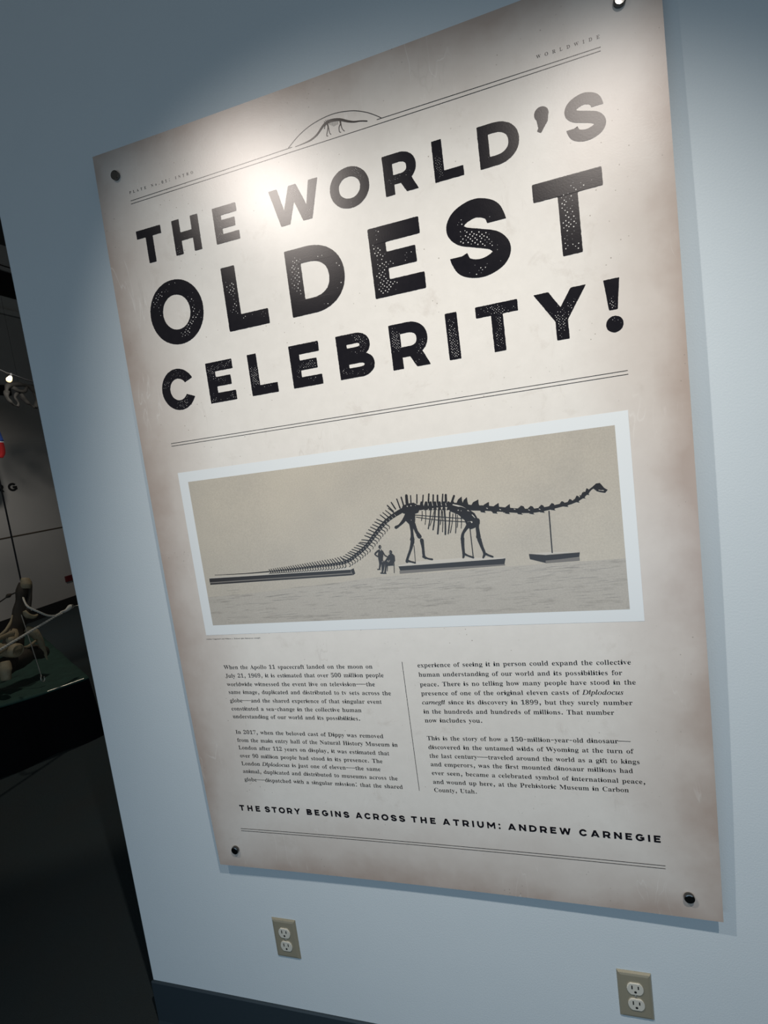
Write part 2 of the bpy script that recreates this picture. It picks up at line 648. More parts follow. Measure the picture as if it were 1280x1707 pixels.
def rect(x0, y0, x1, y1):
    return [(x0, y0), (x1, y0), (x1, y1), (x0, y1)]


def bowl(x0, y0, x1, y1, s, inner=True, frac=0.62):
    """a D outline and its counter"""
    rx = (x1 - x0) * frac
    ry = (y1 - y0) / 2
    o_ = [(x0, y0), (x1 - rx, y0)] + arc(x1 - rx, (y0 + y1) / 2, rx, ry, -90, 90, 26, 0.93) + [(x0, y1)]
    sv = s * 0.93
    rxi, ryi = max(rx - s, 0.25 * s), ry - sv
    i_ = [(x0 + s, y0 + sv)] + arc(x1 - s - rxi, (y0 + y1) / 2, rxi, ryi, -90, 90, 20, 0.85) + [(x0 + s, y1 - sv)]
    return [o_, i_]


def ribbon(pts, s, flat_ends=True):
    P = smooth_path([(p[0], p[1], 0) for p in pts], 7)
    L, R = [], []
    for i, p in enumerate(P):
        t = (P[min(i + 1, len(P) - 1)] - P[max(i - 1, 0)]).normalized()
        nn = Vector((-t.y, t.x, 0)) * s / 2
        if flat_ends and i in (0, len(P) - 1):
            nn = Vector((math.copysign(s / 2, nn.x), 0, 0))
        for side, sg in ((L, 1), (R, -1)):
            q = (p.x + sg * nn.x, p.y + sg * nn.y)
            if side and 0 < i < len(P) - 1 and (q[0] - side[-1][0]) * t.x + (q[1] - side[-1][1]) * t.y <= 0:
                q = side[-1]              # do not fold on the inside of a tight bend
            side.append(q)
    return L + R[::-1]


def head_glyph(ch, x0, x1, y0, y1, s):
    """list of shapes, each a list of contours"""
    w, h = x1 - x0, y1 - y0
    ov = h * 0.022
    bar = s * 0.94
    cx, cy = (x0 + x1) / 2, (y0 + y1) / 2
    if ch == 'T':
        return [[[(cx - s / 2, y0), (cx + s / 2, y0), (cx + s / 2, y1 - bar), (x1, y1 - bar), (x1, y1), (x0, y1),
                  (x0, y1 - bar), (cx - s / 2, y1 - bar)]]]
    if ch == 'H':
        a, b_ = cy - bar / 2, cy + bar / 2
        return [[[(x0, y0), (x0 + s, y0), (x0 + s, a), (x1 - s, a), (x1 - s, y0), (x1, y0), (x1, y1), (x1 - s, y1),
                  (x1 - s, b_), (x0 + s, b_), (x0 + s, y1), (x0, y1)]]]
    if ch == 'E':
        a, b_ = cy + 0.01 * h - bar / 2, cy + 0.01 * h + bar / 2
        xm = x1 - 0.115 * w
        return [[[(x0, y0), (x1, y0), (x1, y0 + bar), (x0 + s, y0 + bar), (x0 + s, a), (xm, a), (xm, b_), (x0 + s, b_),
                  (x0 + s, y1 - bar), (x1, y1 - bar), (x1, y1), (x0, y1)]]]
    if ch == 'L':
        return [[[(x0, y0), (x1, y0), (x1, y0 + bar), (x0 + s, y0 + bar), (x0 + s, y1), (x0, y1)]]]
    if ch == 'I':
        return [[rect(x0, y0, x1, y1)]]
    if ch == 'O':
        return [[arc(cx, cy, w / 2, h / 2 + ov, 0, 352, 46, 0.98), arc(cx, cy, w / 2 - s, h / 2 + ov - s * 0.97, 0, 352, 40, 0.98)]]
    if ch == 'D':
        return [bowl(x0, y0, x1, y1, s)]
    if ch == 'B':
        return [bowl(x0, y0, x1, y0 + h * 0.54 + bar * 0.03, s, frac=0.42), bowl(x0, y0 + h * 0.455, x1 - 0.07 * w, y1, s, frac=0.42)]
    if ch == 'R':
        ym = y0 + 0.245 * h
        return [bowl(x0, ym, x1 - 0.01 * w, y1, s, frac=0.5), [rect(x0, y0, x0 + s, ym + bar)],
                [[(x0 + 0.36 * w, ym + bar * 0.9), (x1 - 0.36 * w, y0), (x1, y0), (x1 - 0.26 * w, ym + bar)]]]
    if ch in 'CG':
        lim = 27
        if ch == 'C':
            o_ = arc(cx, cy, w / 2 * 1.02, h / 2 + ov, lim, 360 - lim, 44)
            i_ = arc(cx, cy, w / 2 * 1.02 - s, h / 2 + ov - s, lim + 5, 355 - lim, 40)
            return [[o_ + i_[::-1]]]
        o_ = arc(cx, cy, w / 2, h / 2 + ov, 40, 330, 44)
        i_ = arc(cx, cy, w / 2 - s, h / 2 + ov - s, 46, 325, 40)
        return [[o_ + i_[::-1]], [[(cx + 0.02 * w, cy - bar * 0.62), (x1 - 0.01 * w, cy - bar * 0.62), (x1 - 0.01 * w, cy + bar * 0.45), (cx + 0.02 * w, cy + bar * 0.45)]],
                [rect(x1 - 0.01 * w - s, y0 + 0.16 * h, x1 - 0.01 * w, cy)]]
    if ch == 'S':
        k = [(.815, .655), (.735, .80), (.5, .872), (.25, .81), (.155, .69), (.25, .575), (.5, .50), (.75, .42), (.845, .295),
             (.75, .18), (.5, .125), (.255, .185), (.165, .325)]
        sx = s / w
        f = lambda a: 0.5 + (a - 0.5) * (1 - sx) / 0.69
        g = lambda b_: 0.5 + (b_ - 0.5) * (1 + 2 * ov / h - s * 0.96 / h) / 0.747
        rib = ribbon([(x0 + f(a) * w, y0 + g(b_) * h) for a, b_ in k], s)
        return [[rib]]
    if ch == 'W':
        k = [(0, 1), (.175, 1), (.268, .40), (.41, 1), (.565, 1), (.725, .40), (.815, 1), (1, 1), (.808, 0), (.625, 0), (.487, .56),
             (.355, 0), (.17, 0)]
        return [[[(x0 + a * w, y0 + b_ * h) for a, b_ in k]]]
    if ch == 'Y':
        k = [(0, 1), (.29, 1), (.495, .655), (.715, 1), (1, 1), (.615, .385), (.615, 0), (.375, 0), (.375, .385)]
        return [[[(x0 + a * w, y0 + b_ * h) for a, b_ in k]]]
    if ch == 'N':
        return [[[(x0, y0), (x0 + s, y0), (x0 + s, y1 - h * 0.42), (x1 - s * 0.9, y0), (x1, y0), (x1, y1), (x1 - s, y1),
                  (x1 - s, y0 + h * 0.42), (x0 + s * 0.9, y1), (x0, y1)]]]
    if ch == 'A':
        k = [(0, 0), (.25, 0), (.315, .165), (.685, .165), (.75, 0), (1, 0), (.625, 1), (.375, 1)]
        hole = [(.40, .37), (.60, .37), (.50, .66)]
        return [[[(x0 + a * w, y0 + b_ * h) for a, b_ in k], [(x0 + a * w, y0 + b_ * h) for a, b_ in hole]]]
    if ch == 'U':
        r = w / 2
        ro = min(h * 0.5, w * 0.5)
        return [[[(x0, y1)] + arc(cx, y0 + ro, r, ro + ov, 180, 360, 24) + [(x1, y1), (x1 - s, y1)]
                 + arc(cx, y0 + ro, r - s, ro + ov - s, 360, 180, 20) + [(x0 + s, y1)]]]
    if ch == 'M':
        k = [(0, 0), (.19, 0), (.19, .56), (.50, .16), (.81, .56), (.81, 0), (1, 0), (1, 1), (.82, 1), (.50, .55), (.18, 1), (0, 1)]
        return [[[(x0 + a * w, y0 + b_ * h) for a, b_ in k]]]
    if ch == ':':
        return [[arc(cx, y0 + h * q, s * 0.55, s * 0.55, 0, 330, 11)] for q in (0.16, 0.74)]
    if ch == '!':
        r = w * 0.48
        return [[[(x0 + .27 * w, y0 + .40 * h), (x1 - .25 * w, y0 + .40 * h), (x1 - .04 * w, y1), (x0 + .08 * w, y1)]],
                [arc(cx + .02 * w, y0 + r - ov * 2, r, r, 0, 348, 30)]]
    if ch == "'":
        r = w * 0.5
        bx, by = cx, y1 - r
        return [[arc(bx, by, r, r, -25, 222, 22) + [(bx - .30 * w, y0 + 0.24 * h), (x0 + .10 * w, y0 + .10 * h), (x0 + .36 * w, y0), (bx + .40 * w, by - .55 * w)]]]
    return []


def round_corners(poly, r):
    out = []
    n = len(poly)
    for i in range(n):
        p0, p1, p2 = (Vector(poly[(i + k) % n]) for k in (-1, 0, 1))
        a, b_ = p0 - p1, p2 - p1
        if a.length < 1e-7 or b_.length < 1e-7:
            continue
        rr = min(r, a.length * 0.4, b_.length * 0.4)
        if a.normalized().dot(b_.normalized()) < -0.93:
            out.append(tuple(p1))
            continue
        q0, q2 = p1 + a.normalized() * rr, p1 + b_.normalized() * rr
        for t in (0, 0.33, 0.67, 1):
            out.append(tuple(q0 * (1 - t) ** 2 + p1 * 2 * t * (1 - t) + q2 * t * t))
    return out


def ragged(poly, step, amp, seed):
    out = []
    n = len(poly)
    for i in range(n):
        a, b_ = Vector(poly[i]), Vector(poly[(i + 1) % n])
        d = b_ - a
        m = max(1, int(d.length / step))
        nn = Vector((-d.y, d.x))
        if nn.length > 1e-9:
            nn.normalize()
        for k in range(m):
            p = a + d * k / m
            j = noise.noise(Vector((p.x * 420, p.y * 420, seed))) + 0.7 * noise.noise(Vector((p.x * 130, p.y * 130, seed + 5)))
            out.append(tuple(p + nn * amp * j))
    return out


def inside(p, contours):
    c_ = False
    for poly in contours:
        j = len(poly) - 1
        for i in range(len(poly)):
            a, b_ = poly[i], poly[j]
            if (a[1] > p[1]) != (b_[1] > p[1]) and p[0] < (b_[0] - a[0]) * (p[1] - a[1]) / (b_[1] - a[1]) + a[0]:
                c_ = not c_
            j = i
    return c_


def headline(letters, y0, y1, s, pitch, density, seed, rad, shape_eps=EPS):
    ink = Ink()
    for ch, x0, x1, *yy in letters:
        a, b_ = yy if yy else (y0, y1)
        shapes = head_glyph(ch, x0, x1, a, b_, s)
        rough = []
        for k, sh in enumerate(shapes):
            if ch == 'S':
                sh = [[(p[0] + 0.0003 * noise.noise(Vector((p[0] * 400, p[1] * 400, seed))),
                        p[1] + 0.0003 * noise.noise(Vector((p[0] * 400, p[1] * 400, seed + 9)))) for p in sh[0]]]
                rough.append(sh)
                ink.strip(sh[0], shape_eps)
                continue
            sh = [ragged(round_corners(c_, s * 0.07), 0.0022, 0.00042, seed) for c_ in sh]
            rough.append(sh)
            ink.shape(sh, shape_eps + 0.00002 * k)
            ink.shape([c_[len(c_) // 3:] + c_[:len(c_) // 3] for c_ in sh][::-1], shape_eps + 0.00002 * k - 0.00009)   # second pass of ink
        # worn letterpress: paper showing through in a fine diagonal screen
        rng = random.Random(seed * 131 + int(x0 * 1000))
        cxm, cym = (x0 + (s * 0.75 if ch in 'ELBRDI' else (x1 - x0) / 2)), (a + b_) / 2
        rows_ = int((b_ - a) / (pitch * 0.5)) + 1
        cols_ = int((x1 - x0) / pitch) + 2
        for r_ in range(rows_):
            for q in range(cols_):
                u = x0 + (q + (0.5 if r_ % 2 else 0)) * pitch + rng.uniform(-.12, .12) * pitch
                v = a + r_ * pitch * 0.5 + rng.uniform(-.12, .12) * pitch
                ok = False
                for sh in rough:
                    if inside((u, v), sh) and all(inside((u + m_ * dx_, v + m_ * dy_), sh)
                                                  for m_ in (s * 0.16,) for dx_, dy_ in ((1, 0), (-1, 0), (0, 1), (0, -1))):
                        ok = True
                if not ok:
                    continue
                f = noise.noise(Vector((u * 26, v * 26, seed * 3.1))) * 0.5 + 0.5
                f += 0.20 * math.exp(-(((u - cxm) / (s * 1.1)) ** 2 + ((v - cym) / ((b_ - a) * 0.38)) ** 2)) + rng.uniform(-.13, .13)
                if f > density:
                    big = min(1.0, (f - density) / 0.16)
                    ink.disc(u, v, rad * (0.55 + 0.5 * big), shape_eps + 0.00012, 1 if rng.random() < 0.35 + 0.5 * big else 2, 6)
    return ink.done('headline_word', [M_INK, M_DOT, M_DOT2])


L1 = [('T', -.057, .009), ('H', .039, .107), ('E', .1445, .203), ('W', .283, .396), ('O', .4195, .504), ('R', .535, .602),
      ('L', .635, .691), ('D', .722, .796), ("'", .8255, .8505, 2.158, 2.2025), ('S', .8765, .943)]
L2 = [('O', -.054, .0870), ('L', .144, .2445), ('D', .300, .4285), ('E', .488, .594), ('S', .6455, .7625), ('T', .810, .9295)]
L3 = [('C', -.0555, .0335), ('E', .0685, .137), ('L', .1765, .242), ('E', .279, .349), ('B', .3895, .4685), ('R', .5065, .5855),
      ('I', .624, .6475), ('T', .684, .764), ('Y', .794, .887), ('!', .914, .9445)]
headline(L1[:3], 2.1250, 2.2008, 0.0193, 0.0050, 0.80, 3.0, 0.00050)
headline(L1[3:], 2.1250, 2.2008, 0.0193, 0.0050, 0.76, 3.0, 0.00050)
headline(L2, 1.9365, 2.0740, 0.0343, 0.0088, 0.66, 7.0, 0.00120)
headline(L3, 1.7885, 1.8792, 0.0225, 0.0054, 0.64, 11.0, 0.00074)

# ---- tagline, word by word
NATW = {'T': .95, 'H': .98, 'E': .84, 'S': .98, 'O': 1.18, 'R': 1.0, 'Y': 1.12, 'B': .98, 'G': 1.12, 'I': .27, 'N': 1.02, 'A': 1.16,
        'C': 1.08, 'U': 1.0, 'M': 1.2, 'W': 1.55, 'D': 1.06, ':': .28}
TAGLINE = [('THE', -479, 115), ('STORY', 254, 1245), ('BEGINS', 1420, 2551), ('ACROSS', 2716, 3958), ('THE', 4109, 4688), ('ATRIUM:', 4856, 6164), ('ANDREW', 6328, 7650), ('CARNEGIE', 7820, 9386)]
ink = Ink()
for word, ua, ub in TAGLINE:
    ua, ub = ua / 1e4, ub / 1e4
    h = 0.0158
    base = 0.7593 + (ua + 0.045) / 0.98 * 0.0024
    nat = sum(NATW[ch] for ch in word) * h
    k = 0.94
    gap = (ub - ua - nat * k) / (len(word) - 1)
    u = ua
    for ch in word:
        w = NATW[ch] * h * k
        for i, sh in enumerate(head_glyph(ch, u, u + w, base, base + h, 0.0041)):
            if ch == 'S':
                ink.strip(sh[0])
            else:
                ink.shape([round_corners(c_, 0.0003) for c_ in sh], EPS + 0.00002 * i)
        u += w + gap
ink.done('tagline_lettering', M_INK)

# ---- serif text
ROMAN = """(201|126,-106 102,-76 81,-43 64,-9 51,28 40,66 33,104 28,144 27,184 28,225 33,265 40,304 51,342 64,379 81,415 102,448 126,480 181,480 159,447 140,413 124,378 110,340 100,302 93,264 88,224 87,185 88,146 93,108 100,70 110,32 124,-5 140,-40 159,-74 181,-106
)201|21,-106 43,-74 62,-40 78,-5 91,32 101,70 109,108 113,146 115,185 113,224 109,264 101,302 91,340 78,378 61,413 42,447 20,480 76,480 100,448 120,415 137,379 151,342 161,304 169,265 173,225 175,184 173,144 169,104 161,66 151,28 137,-9 120,-43 100,-76 76,-106
0375|188,-7 150,-3 118,7 91,24 69,48 51,76 39,111 32,140 27,171 24,205 23,241 24,277 27,311 32,342 39,371 51,405 69,433 91,456 118,473 150,483 189,486 225,483 257,473 283,456 305,433 322,405 336,370 343,341 348,310 352,277 353,240 352,204 348,171 343,139 336,110 322,76 305,47 283,24 256,7 225,-3|188,37 210,43 227,61 237,91 242,120 246,155 248,195 248,240 248,286 246,326 242,360 237,390 227,419 211,437 189,443 166,437 150,419 139,390 134,360 130,326 128,286 127,240 128,195 130,155 134,120 139,91 150,61 166,43
1375|65,0 65,36 120,36 135,38 146,45 154,79 154,416 108,365 87,351 67,346 52,349 40,359 31,375 28,396 74,412 132,447 179,482 254,482 254,79 261,47 271,38 288,36 343,36 343,0
2375|24,0 24,69 123,171 187,245 218,307 226,371 223,405 212,427 196,441 174,445 145,438 126,416 118,393 114,364 112,329 88,331 68,336 50,344 32,365 26,396 30,419 43,441 63,459 92,474 116,481 143,485 174,486 220,483 258,473 288,456 310,434 323,407 328,375 319,329 291,281 238,220 154,138 87,74 244,74 263,77 279,86 292,101 300,120 305,141 345,141 341,0
5375|165,-7 133,-5 106,-1 84,5 58,18 40,35 30,54 27,75 31,95 42,109 59,118 81,121 88,83 111,52 130,43 154,40 195,50 212,63 226,83 232,101 236,122 237,148 234,178 226,203 213,223 195,236 173,244 146,247 103,243 71,235 40,247 62,480 316,480 319,357 281,357 275,380 267,399 244,406 105,406 94,281 126,288 168,291 205,289 238,282 267,271 293,256 319,228 335,192 340,148 338,120 333,96 324,75 312,56 299,40 282,27 226,1
6375|197,-7 165,-4 136,4 109,18 86,37 67,62 51,93 42,120 35,151 32,184 30,222 32,258 35,293 42,325 51,356 63,384 77,409 94,432 114,450 137,466 163,477 191,484 222,486 249,485 272,482 291,476 313,464 329,449 338,431 340,412 336,393 322,376 307,367 287,362 260,360 256,400 243,434 232,443 216,447 191,441 170,426 152,401 142,375 134,345 128,309 125,269 161,286 218,294 256,290 288,278 315,258 336,230 348,196 352,155 349,121 342,90 330,62 313,38 291,19 264,5 233,-4|199,38 222,44 239,64 248,85 253,113 255,148 253,181 247,208 238,228 219,247 193,253 154,243 125,221 127,176 131,138 137,106 147,81 162,57 179,42
7375|111,0 289,406 113,406 86,398 74,372 70,338 30,338 33,480 353,480 353,447 168,0
8375|183,-7 148,-5 118,1 91,11 69,24 51,39 38,57 28,78 22,99 20,122 23,150 32,173 47,193 67,211 91,227 119,242 94,259 74,276 57,296 45,316 38,339 36,364 37,385 42,404 50,423 62,441 79,456 99,469 125,478 156,484 191,486 235,483 271,471 299,453 318,429 330,401 334,369 332,344 324,322 310,305 244,260 280,240 309,220 330,199 344,177 352,153 355,127 350,88 335,55 310,29 285,13 256,2 222,-5|203,283 224,298 239,317 247,340 250,370 243,407 222,436 206,444 187,447 163,442 145,426 134,402 130,372 135,341 149,318|187,32 218,37 241,55 253,72 260,92 262,116 256,146 239,170 220,185 195,200 164,216 126,178 118,161 112,142 111,120 113,95 120,74 132,56 147,42 165,34
9375|152,-7 127,-5 106,-2 88,4 67,17 53,33 42,69 50,94 75,107 87,80 103,56 126,41 156,36 188,43 213,67 232,106 244,160 251,230 212,198 186,188 155,185 119,189 87,201 60,220 40,248 28,282 24,324 26,355 32,383 42,409 56,431 74,450 95,466 120,477 147,484 177,486 209,484 238,476 264,463 287,444 307,420 323,390 333,363 340,332 344,298 345,261 334,157 326,126 315,97 301,72 284,49 264,30 241,14 215,3 185,-4|184,233 206,236 224,245 251,278 249,318 245,352 239,380 231,403 217,424 201,437 181,441 156,434 137,413 128,391 123,362 121,328 128,275 149,244
A437|-9,0 -9,18 9,21 24,30 49,75 206,466 224,465 384,87 411,34 425,22 443,18 443,0 229,0 229,18 259,21 277,30 283,46 273,81 253,132 103,132 79,71 76,59 75,48 87,26 124,18 128,0|113,161 242,161 177,319
C468|257,-11 224,-9 193,-3 164,6 137,20 105,43 78,71 56,104 43,132 34,162 28,194 26,228 28,262 34,294 43,323 56,351 79,384 106,412 139,435 166,448 195,458 226,464 259,465 292,463 328,454 367,440 388,435 408,443 419,465 437,465 437,308 420,308 403,347 381,380 356,407 328,427 298,439 265,443 222,435 187,409 163,365 149,304 144,226 149,153 165,97 192,56 230,32 278,24 305,26 331,33 358,45 383,61 407,81 428,106 447,89 418,53 384,25 345,5 303,-7
D496|20,0 20,17 47,21 63,30 71,46 74,75 74,374 71,407 61,426 43,435 15,439 15,455 222,455 268,453 309,446 346,434 378,418 405,396 433,364 452,325 464,279 468,228 459,146 430,82 382,36 315,9 228,0|222,24 262,30 295,47 319,75 333,104 343,139 349,181 351,229 345,303 330,360 305,401 269,425 223,433 202,431 190,423 182,385 182,72 190,34 202,27
E442|14,0 14,17 44,20 62,30 72,48 75,78 75,369 72,405 62,425 44,435 16,439 16,455 399,455 399,320 383,320 375,357 361,386 340,406 312,420 276,428 232,430 200,428 186,417 183,388 183,246 193,246 221,248 243,256 259,269 272,288 281,313 288,345 304,345 304,118 287,118 273,181 259,201 241,213 185,222 183,67 185,47 192,35 230,28 261,29 289,32 313,39 335,48 354,60 371,75 386,94 399,116 411,143 430,143 402,0
H523|15,0 15,17 45,22 62,32 72,50 75,81 75,379 71,406 62,424 44,434 16,439 16,455 242,455 242,439 204,432 187,415 182,379 182,251 342,251 342,379 337,415 320,432 282,439 282,455 507,455 507,439 478,434 461,424 452,407 449,379 449,81 452,52 461,33 478,22 507,17 507,0 282,0 282,17 311,21 329,31 339,49 342,81 342,221 182,221 182,81 185,50 194,32 212,22 242,17 242,0
I261|13,0 13,17 42,23 61,32 72,49 75,75 75,387 72,412 63,427 45,435 13,439 13,455 244,455 244,439 214,435 196,427 186,412 183,387 183,77 187,44 206,26 246,17 246,0
J330|109,-65 78,-62 51,-54 29,-40 11,-22 0,-1 -3,23 0,44 11,61 26,71 44,75 64,71 79,62 89,47 93,28 85,-1 77,-19 84,-35 105,-40 126,-36 139,-25 148,21 148,367 142,409 135,422 122,430 79,439 79,455 314,455 314,439 277,431 266,423 260,411 255,367 255,89 249,33 232,-10 202,-41 162,-59
L426|15,0 15,17 45,22 62,32 72,50 75,81 75,379 71,407 62,425 44,434 16,439 16,455 250,455 250,439 208,434 196,427 188,416 182,379 182,83 185,47 200,31 234,28 264,29 291,33 315,40 335,49 354,63 370,80 384,100 397,125 409,154 427,154 402,0
M634|14,0 14,17 43,22 61,32 72,50 75,79 75,382 71,416 53,432 15,439 15,455 185,455 317,142 449,455 617,455 617,439 590,433 573,423 563,405 560,378 560,85 565,43 582,23 617,17 617,0 396,0 396,17 433,25 450,44 455,83 455,399 288,0 270,0 105,389 105,80 109,48 120,30 139,20 169,17 169,0
N494|403,-11 107,350 107,79 110,49 119,31 136,21 167,17 167,0 18,0 18,17 54,23 71,41 76,79 76,388 36,433 18,439 18,455 156,455 391,169 391,377 386,414 369,431 331,439 331,455 480,455 480,439 450,434 433,425 425,407 422,377 422,-11
O525|261,-11 228,-9 198,-3 169,7 142,21 117,38 94,58 75,81 58,106 45,134 35,163 29,195 28,228 29,260 35,292 45,321 58,349 75,374 95,397 117,417 143,434 170,448 200,458 232,464 265,466 298,464 328,458 357,448 384,435 409,418 431,399 451,376 467,351 481,323 490,293 496,261 498,228 496,195 490,163 481,134 467,106 450,81 430,58 408,38 383,21 355,7 325,-3 294,-9|265,12 306,21 338,47 361,90 375,150 379,228 377,278 371,321 362,358 348,389 324,419 294,437 260,443 219,435 186,409 163,366 150,305 145,228 147,178 153,135 163,98 177,67 201,37 230,18
P418|15,0 15,17 45,22 62,32 72,50 75,81 75,379 71,406 62,424 44,434 16,439 16,455 214,455 253,454 287,452 315,447 336,440 357,429 375,415 390,398 400,378 407,356 409,332 404,296 390,266 367,240 343,225 314,214 281,208 242,206 182,206 182,81 185,50 194,32 212,22 242,17 242,0|182,230 201,230 231,232 255,240 272,253 283,271 290,297 292,329 290,361 285,387 275,406 261,420 241,428 216,431 189,424 182,398
R473|15,0 15,17 45,22 62,32 72,50 75,81 75,379 71,406 62,424 44,434 16,439 16,455 217,455 264,453 305,448 339,439 367,426 395,403 412,372 417,334 411,296 392,265 360,241 315,224 432,50 452,26 478,17 480,0 338,0 201,212 182,212 182,81 185,50 194,32 212,22 242,17 242,0|182,234 203,234 235,236 261,245 280,258 293,278 301,304 304,336 299,378 284,407 259,425 224,431 202,429 190,422 182,385
T423|92,0 92,17 123,21 142,31 152,50 156,81 156,433 149,433 116,430 88,420 65,403 47,380 35,352 29,318 11,318 11,455 410,455 410,317 394,317 381,368 357,404 319,426 269,433 263,81 267,49 276,30 296,21 328,17 328,0
U492|248,-13 205,-10 168,-2 138,10 114,29 96,52 83,81 76,115 73,155 73,379 70,406 61,424 43,434 15,439 15,455 240,455 240,439 202,432 185,415 181,379 181,140 183,104 191,74 203,51 221,35 245,25 275,22 317,28 350,44 373,71 388,110 392,159 392,378 389,406 379,423 360,433 328,439 328,455 474,455 474,439 448,432 433,421 425,404 422,378 422,181 420,133 412,92 398,58 380,32 356,13 325,-2 290,-10
W611|171,-11 32,393 15,427 3,435 -15,439 -15,455 181,455 181,439 150,432 143,423 140,410 148,373 223,153 301,353 286,399 278,418 267,429 229,439 229,455 439,455 439,439 404,432 393,412 399,386 474,166 541,369 549,406 546,421 538,430 503,439 503,455 624,455 624,439 607,433 594,421 575,379 446,-11 428,-11 316,309 190,-11
a344|255,-10 226,-5 208,10 200,35 168,11 133,-4 95,-9 64,-4 40,11 25,34 20,63 25,91 39,115 63,136 88,150 119,164 156,177 199,190 199,241 196,266 187,282 171,292 148,296 115,290 104,274 113,257 123,231 120,215 110,202 95,194 77,191 59,194 45,203 36,218 33,236 37,259 49,278 69,295 95,308 115,314 137,317 162,318 205,315 239,307 263,292 280,271 290,244 293,210 293,62 295,40 304,34 320,42 329,28 306,7 281,-6|151,34 174,41 199,63 199,169 154,151 127,123 118,84 122,56 133,39
b361|43,-11 43,388 37,428 8,439 8,455 138,455 138,279 162,301 190,314 221,318 244,316 265,310 284,299 301,284 315,266 326,245 335,221 340,195 342,166 340,133 333,103 323,75 308,51 291,30 270,13 246,0 220,-8 192,-10 162,-6 133,7 105,28 53,-11|183,14 204,18 220,30 232,49 239,77 244,114 245,160 244,197 239,228 231,251 212,273 184,280 155,270 144,257 138,242 138,69 143,38 158,20
c293|156,-10 131,-8 108,-1 87,11 67,26 51,45 38,68 28,93 21,120 19,150 22,181 29,210 40,237 55,260 74,280 96,297 120,309 146,317 175,319 204,317 230,310 250,298 271,275 277,245 275,228 266,215 253,207 236,204 214,209 201,225 196,251 197,261 197,271 190,290 169,297 144,290 126,269 116,235 112,187 115,142 123,105 137,76 156,55 178,42 204,38 227,42 250,53 271,72 285,60 258,30 227,8 193,-6
d370|140,-10 117,-8 97,-1 78,10 61,26 47,44 35,66 26,91 21,118 19,147 21,180 27,210 36,237 48,261 63,281 81,297 101,309 123,316 146,318 175,314 201,301 223,280 223,401 220,419 212,430 176,439 176,455 319,455 319,75 325,41 335,32 353,28 353,11 325,9 294,6 260,-1 223,-10 223,39 201,12 173,-5|171,28 187,31 202,41 215,56 223,76 223,242 217,257 206,270 174,281 147,273 130,250 123,225 119,193 118,153 119,115 123,83 130,58 146,36
e301|154,-10 129,-8 106,-1 85,10 66,26 50,45 37,69 27,95 21,125 19,157 21,187 28,215 38,240 51,263 68,282 87,298 109,309 132,316 157,318 193,314 224,301 249,280 268,251 279,216 283,173 283,166 117,166 123,112 138,73 164,50 199,42 225,47 248,62 270,86 285,73 258,36 228,11 193,-5|116,192 201,192 201,215 193,277 181,292 161,297 136,286 121,255 116,203
f214|15,0 15,16 40,22 50,35 52,73 52,277 16,277 16,310 52,310 52,353 56,386 67,413 85,436 109,452 139,461 174,465 200,463 222,456 240,446 257,425 263,400 260,381 252,367 239,358 224,355 195,365 187,376 185,391 193,420 196,426 197,433 193,441 180,443 163,440 153,430 148,390 148,310 203,310 203,277 148,277 148,65 150,40 158,26 173,18 199,16 199,0
g327|146,-140 106,-138 73,-132 48,-122 22,-100 14,-75 20,-54 38,-38 69,-26 44,-10 29,9 24,30 28,54 42,74 57,86 77,98 102,110 67,128 42,150 27,179 22,212 27,242 40,268 53,282 69,295 88,305 109,312 132,317 157,318 183,317 208,312 233,304 317,304 317,268 268,268 281,248 289,226 291,203 288,176 276,151 258,131 234,116 215,108 194,104 172,103 157,103 142,104 112,94 104,84 101,71 111,55 141,49 175,49 259,40 285,29 303,13 312,-9 316,-37 311,-67 296,-92 272,-113 248,-125 219,-133 185,-139|157,124 178,130 190,146 195,163 198,184 199,211 198,238 195,260 190,276 178,292 157,297 137,292 124,276 118,260 115,238 114,211 115,184 118,163 124,146 137,130|161,-116 218,-111 252,-94 263,-66 260,-51 249,-41 205,-34 97,-34 79,-52 73,-73 79,-89 95,-103 111,-111 133,-115
h381|18,0 18,16 45,26 52,56 52,399 46,429 36,437 19,440 19,455 148,455 148,267 175,295 207,313 243,318 281,312 309,292 325,258 330,212 330,56 337,26 347,19 363,16 363,0 202,0 202,16 228,26 235,56 235,217 229,258 219,268 203,271 183,267 164,255 148,235 148,56 154,26 164,19 180,16 180,0
i198|101,362 81,366 65,376 54,393 50,412 54,432 65,449 81,460 101,463 120,460 137,449 147,432 151,412 147,393 136,376 120,366|18,0 18,16 45,26 52,56 52,252 47,285 20,293 21,310 148,310 148,56 154,26 180,16 180,0
j210|106,363 86,367 70,378 59,394 56,414 59,434 71,450 87,461 106,465 126,461 142,450 153,434 157,414 153,394 142,378 126,367|36,-140 -11,-131 -44,-105 -53,-88 -56,-70 -53,-53 -45,-40 -32,-32 -15,-29 15,-39 23,-51 26,-66 19,-87 11,-103 16,-113 31,-117 49,-113 58,-100 64,-54 64,250 56,284 43,291 22,294 22,310 159,310 159,-21 156,-58 145,-87 127,-110 102,-127 72,-137
k359|17,0 17,16 45,26 52,56 52,398 47,429 38,436 20,439 21,455 148,455 148,169 227,248 240,264 244,278 235,290 209,293 206,310 345,310 345,293 320,289 297,278 275,260 222,209 346,34 360,21 376,16 376,0 211,0 211,16 217,16 234,20 239,32 232,49 163,147 148,134 148,56 154,26 180,16 180,0
l199|18,0 18,16 45,26 52,56 52,398 47,429 38,436 20,439 20,455 148,455 148,56 154,26 180,16 180,0
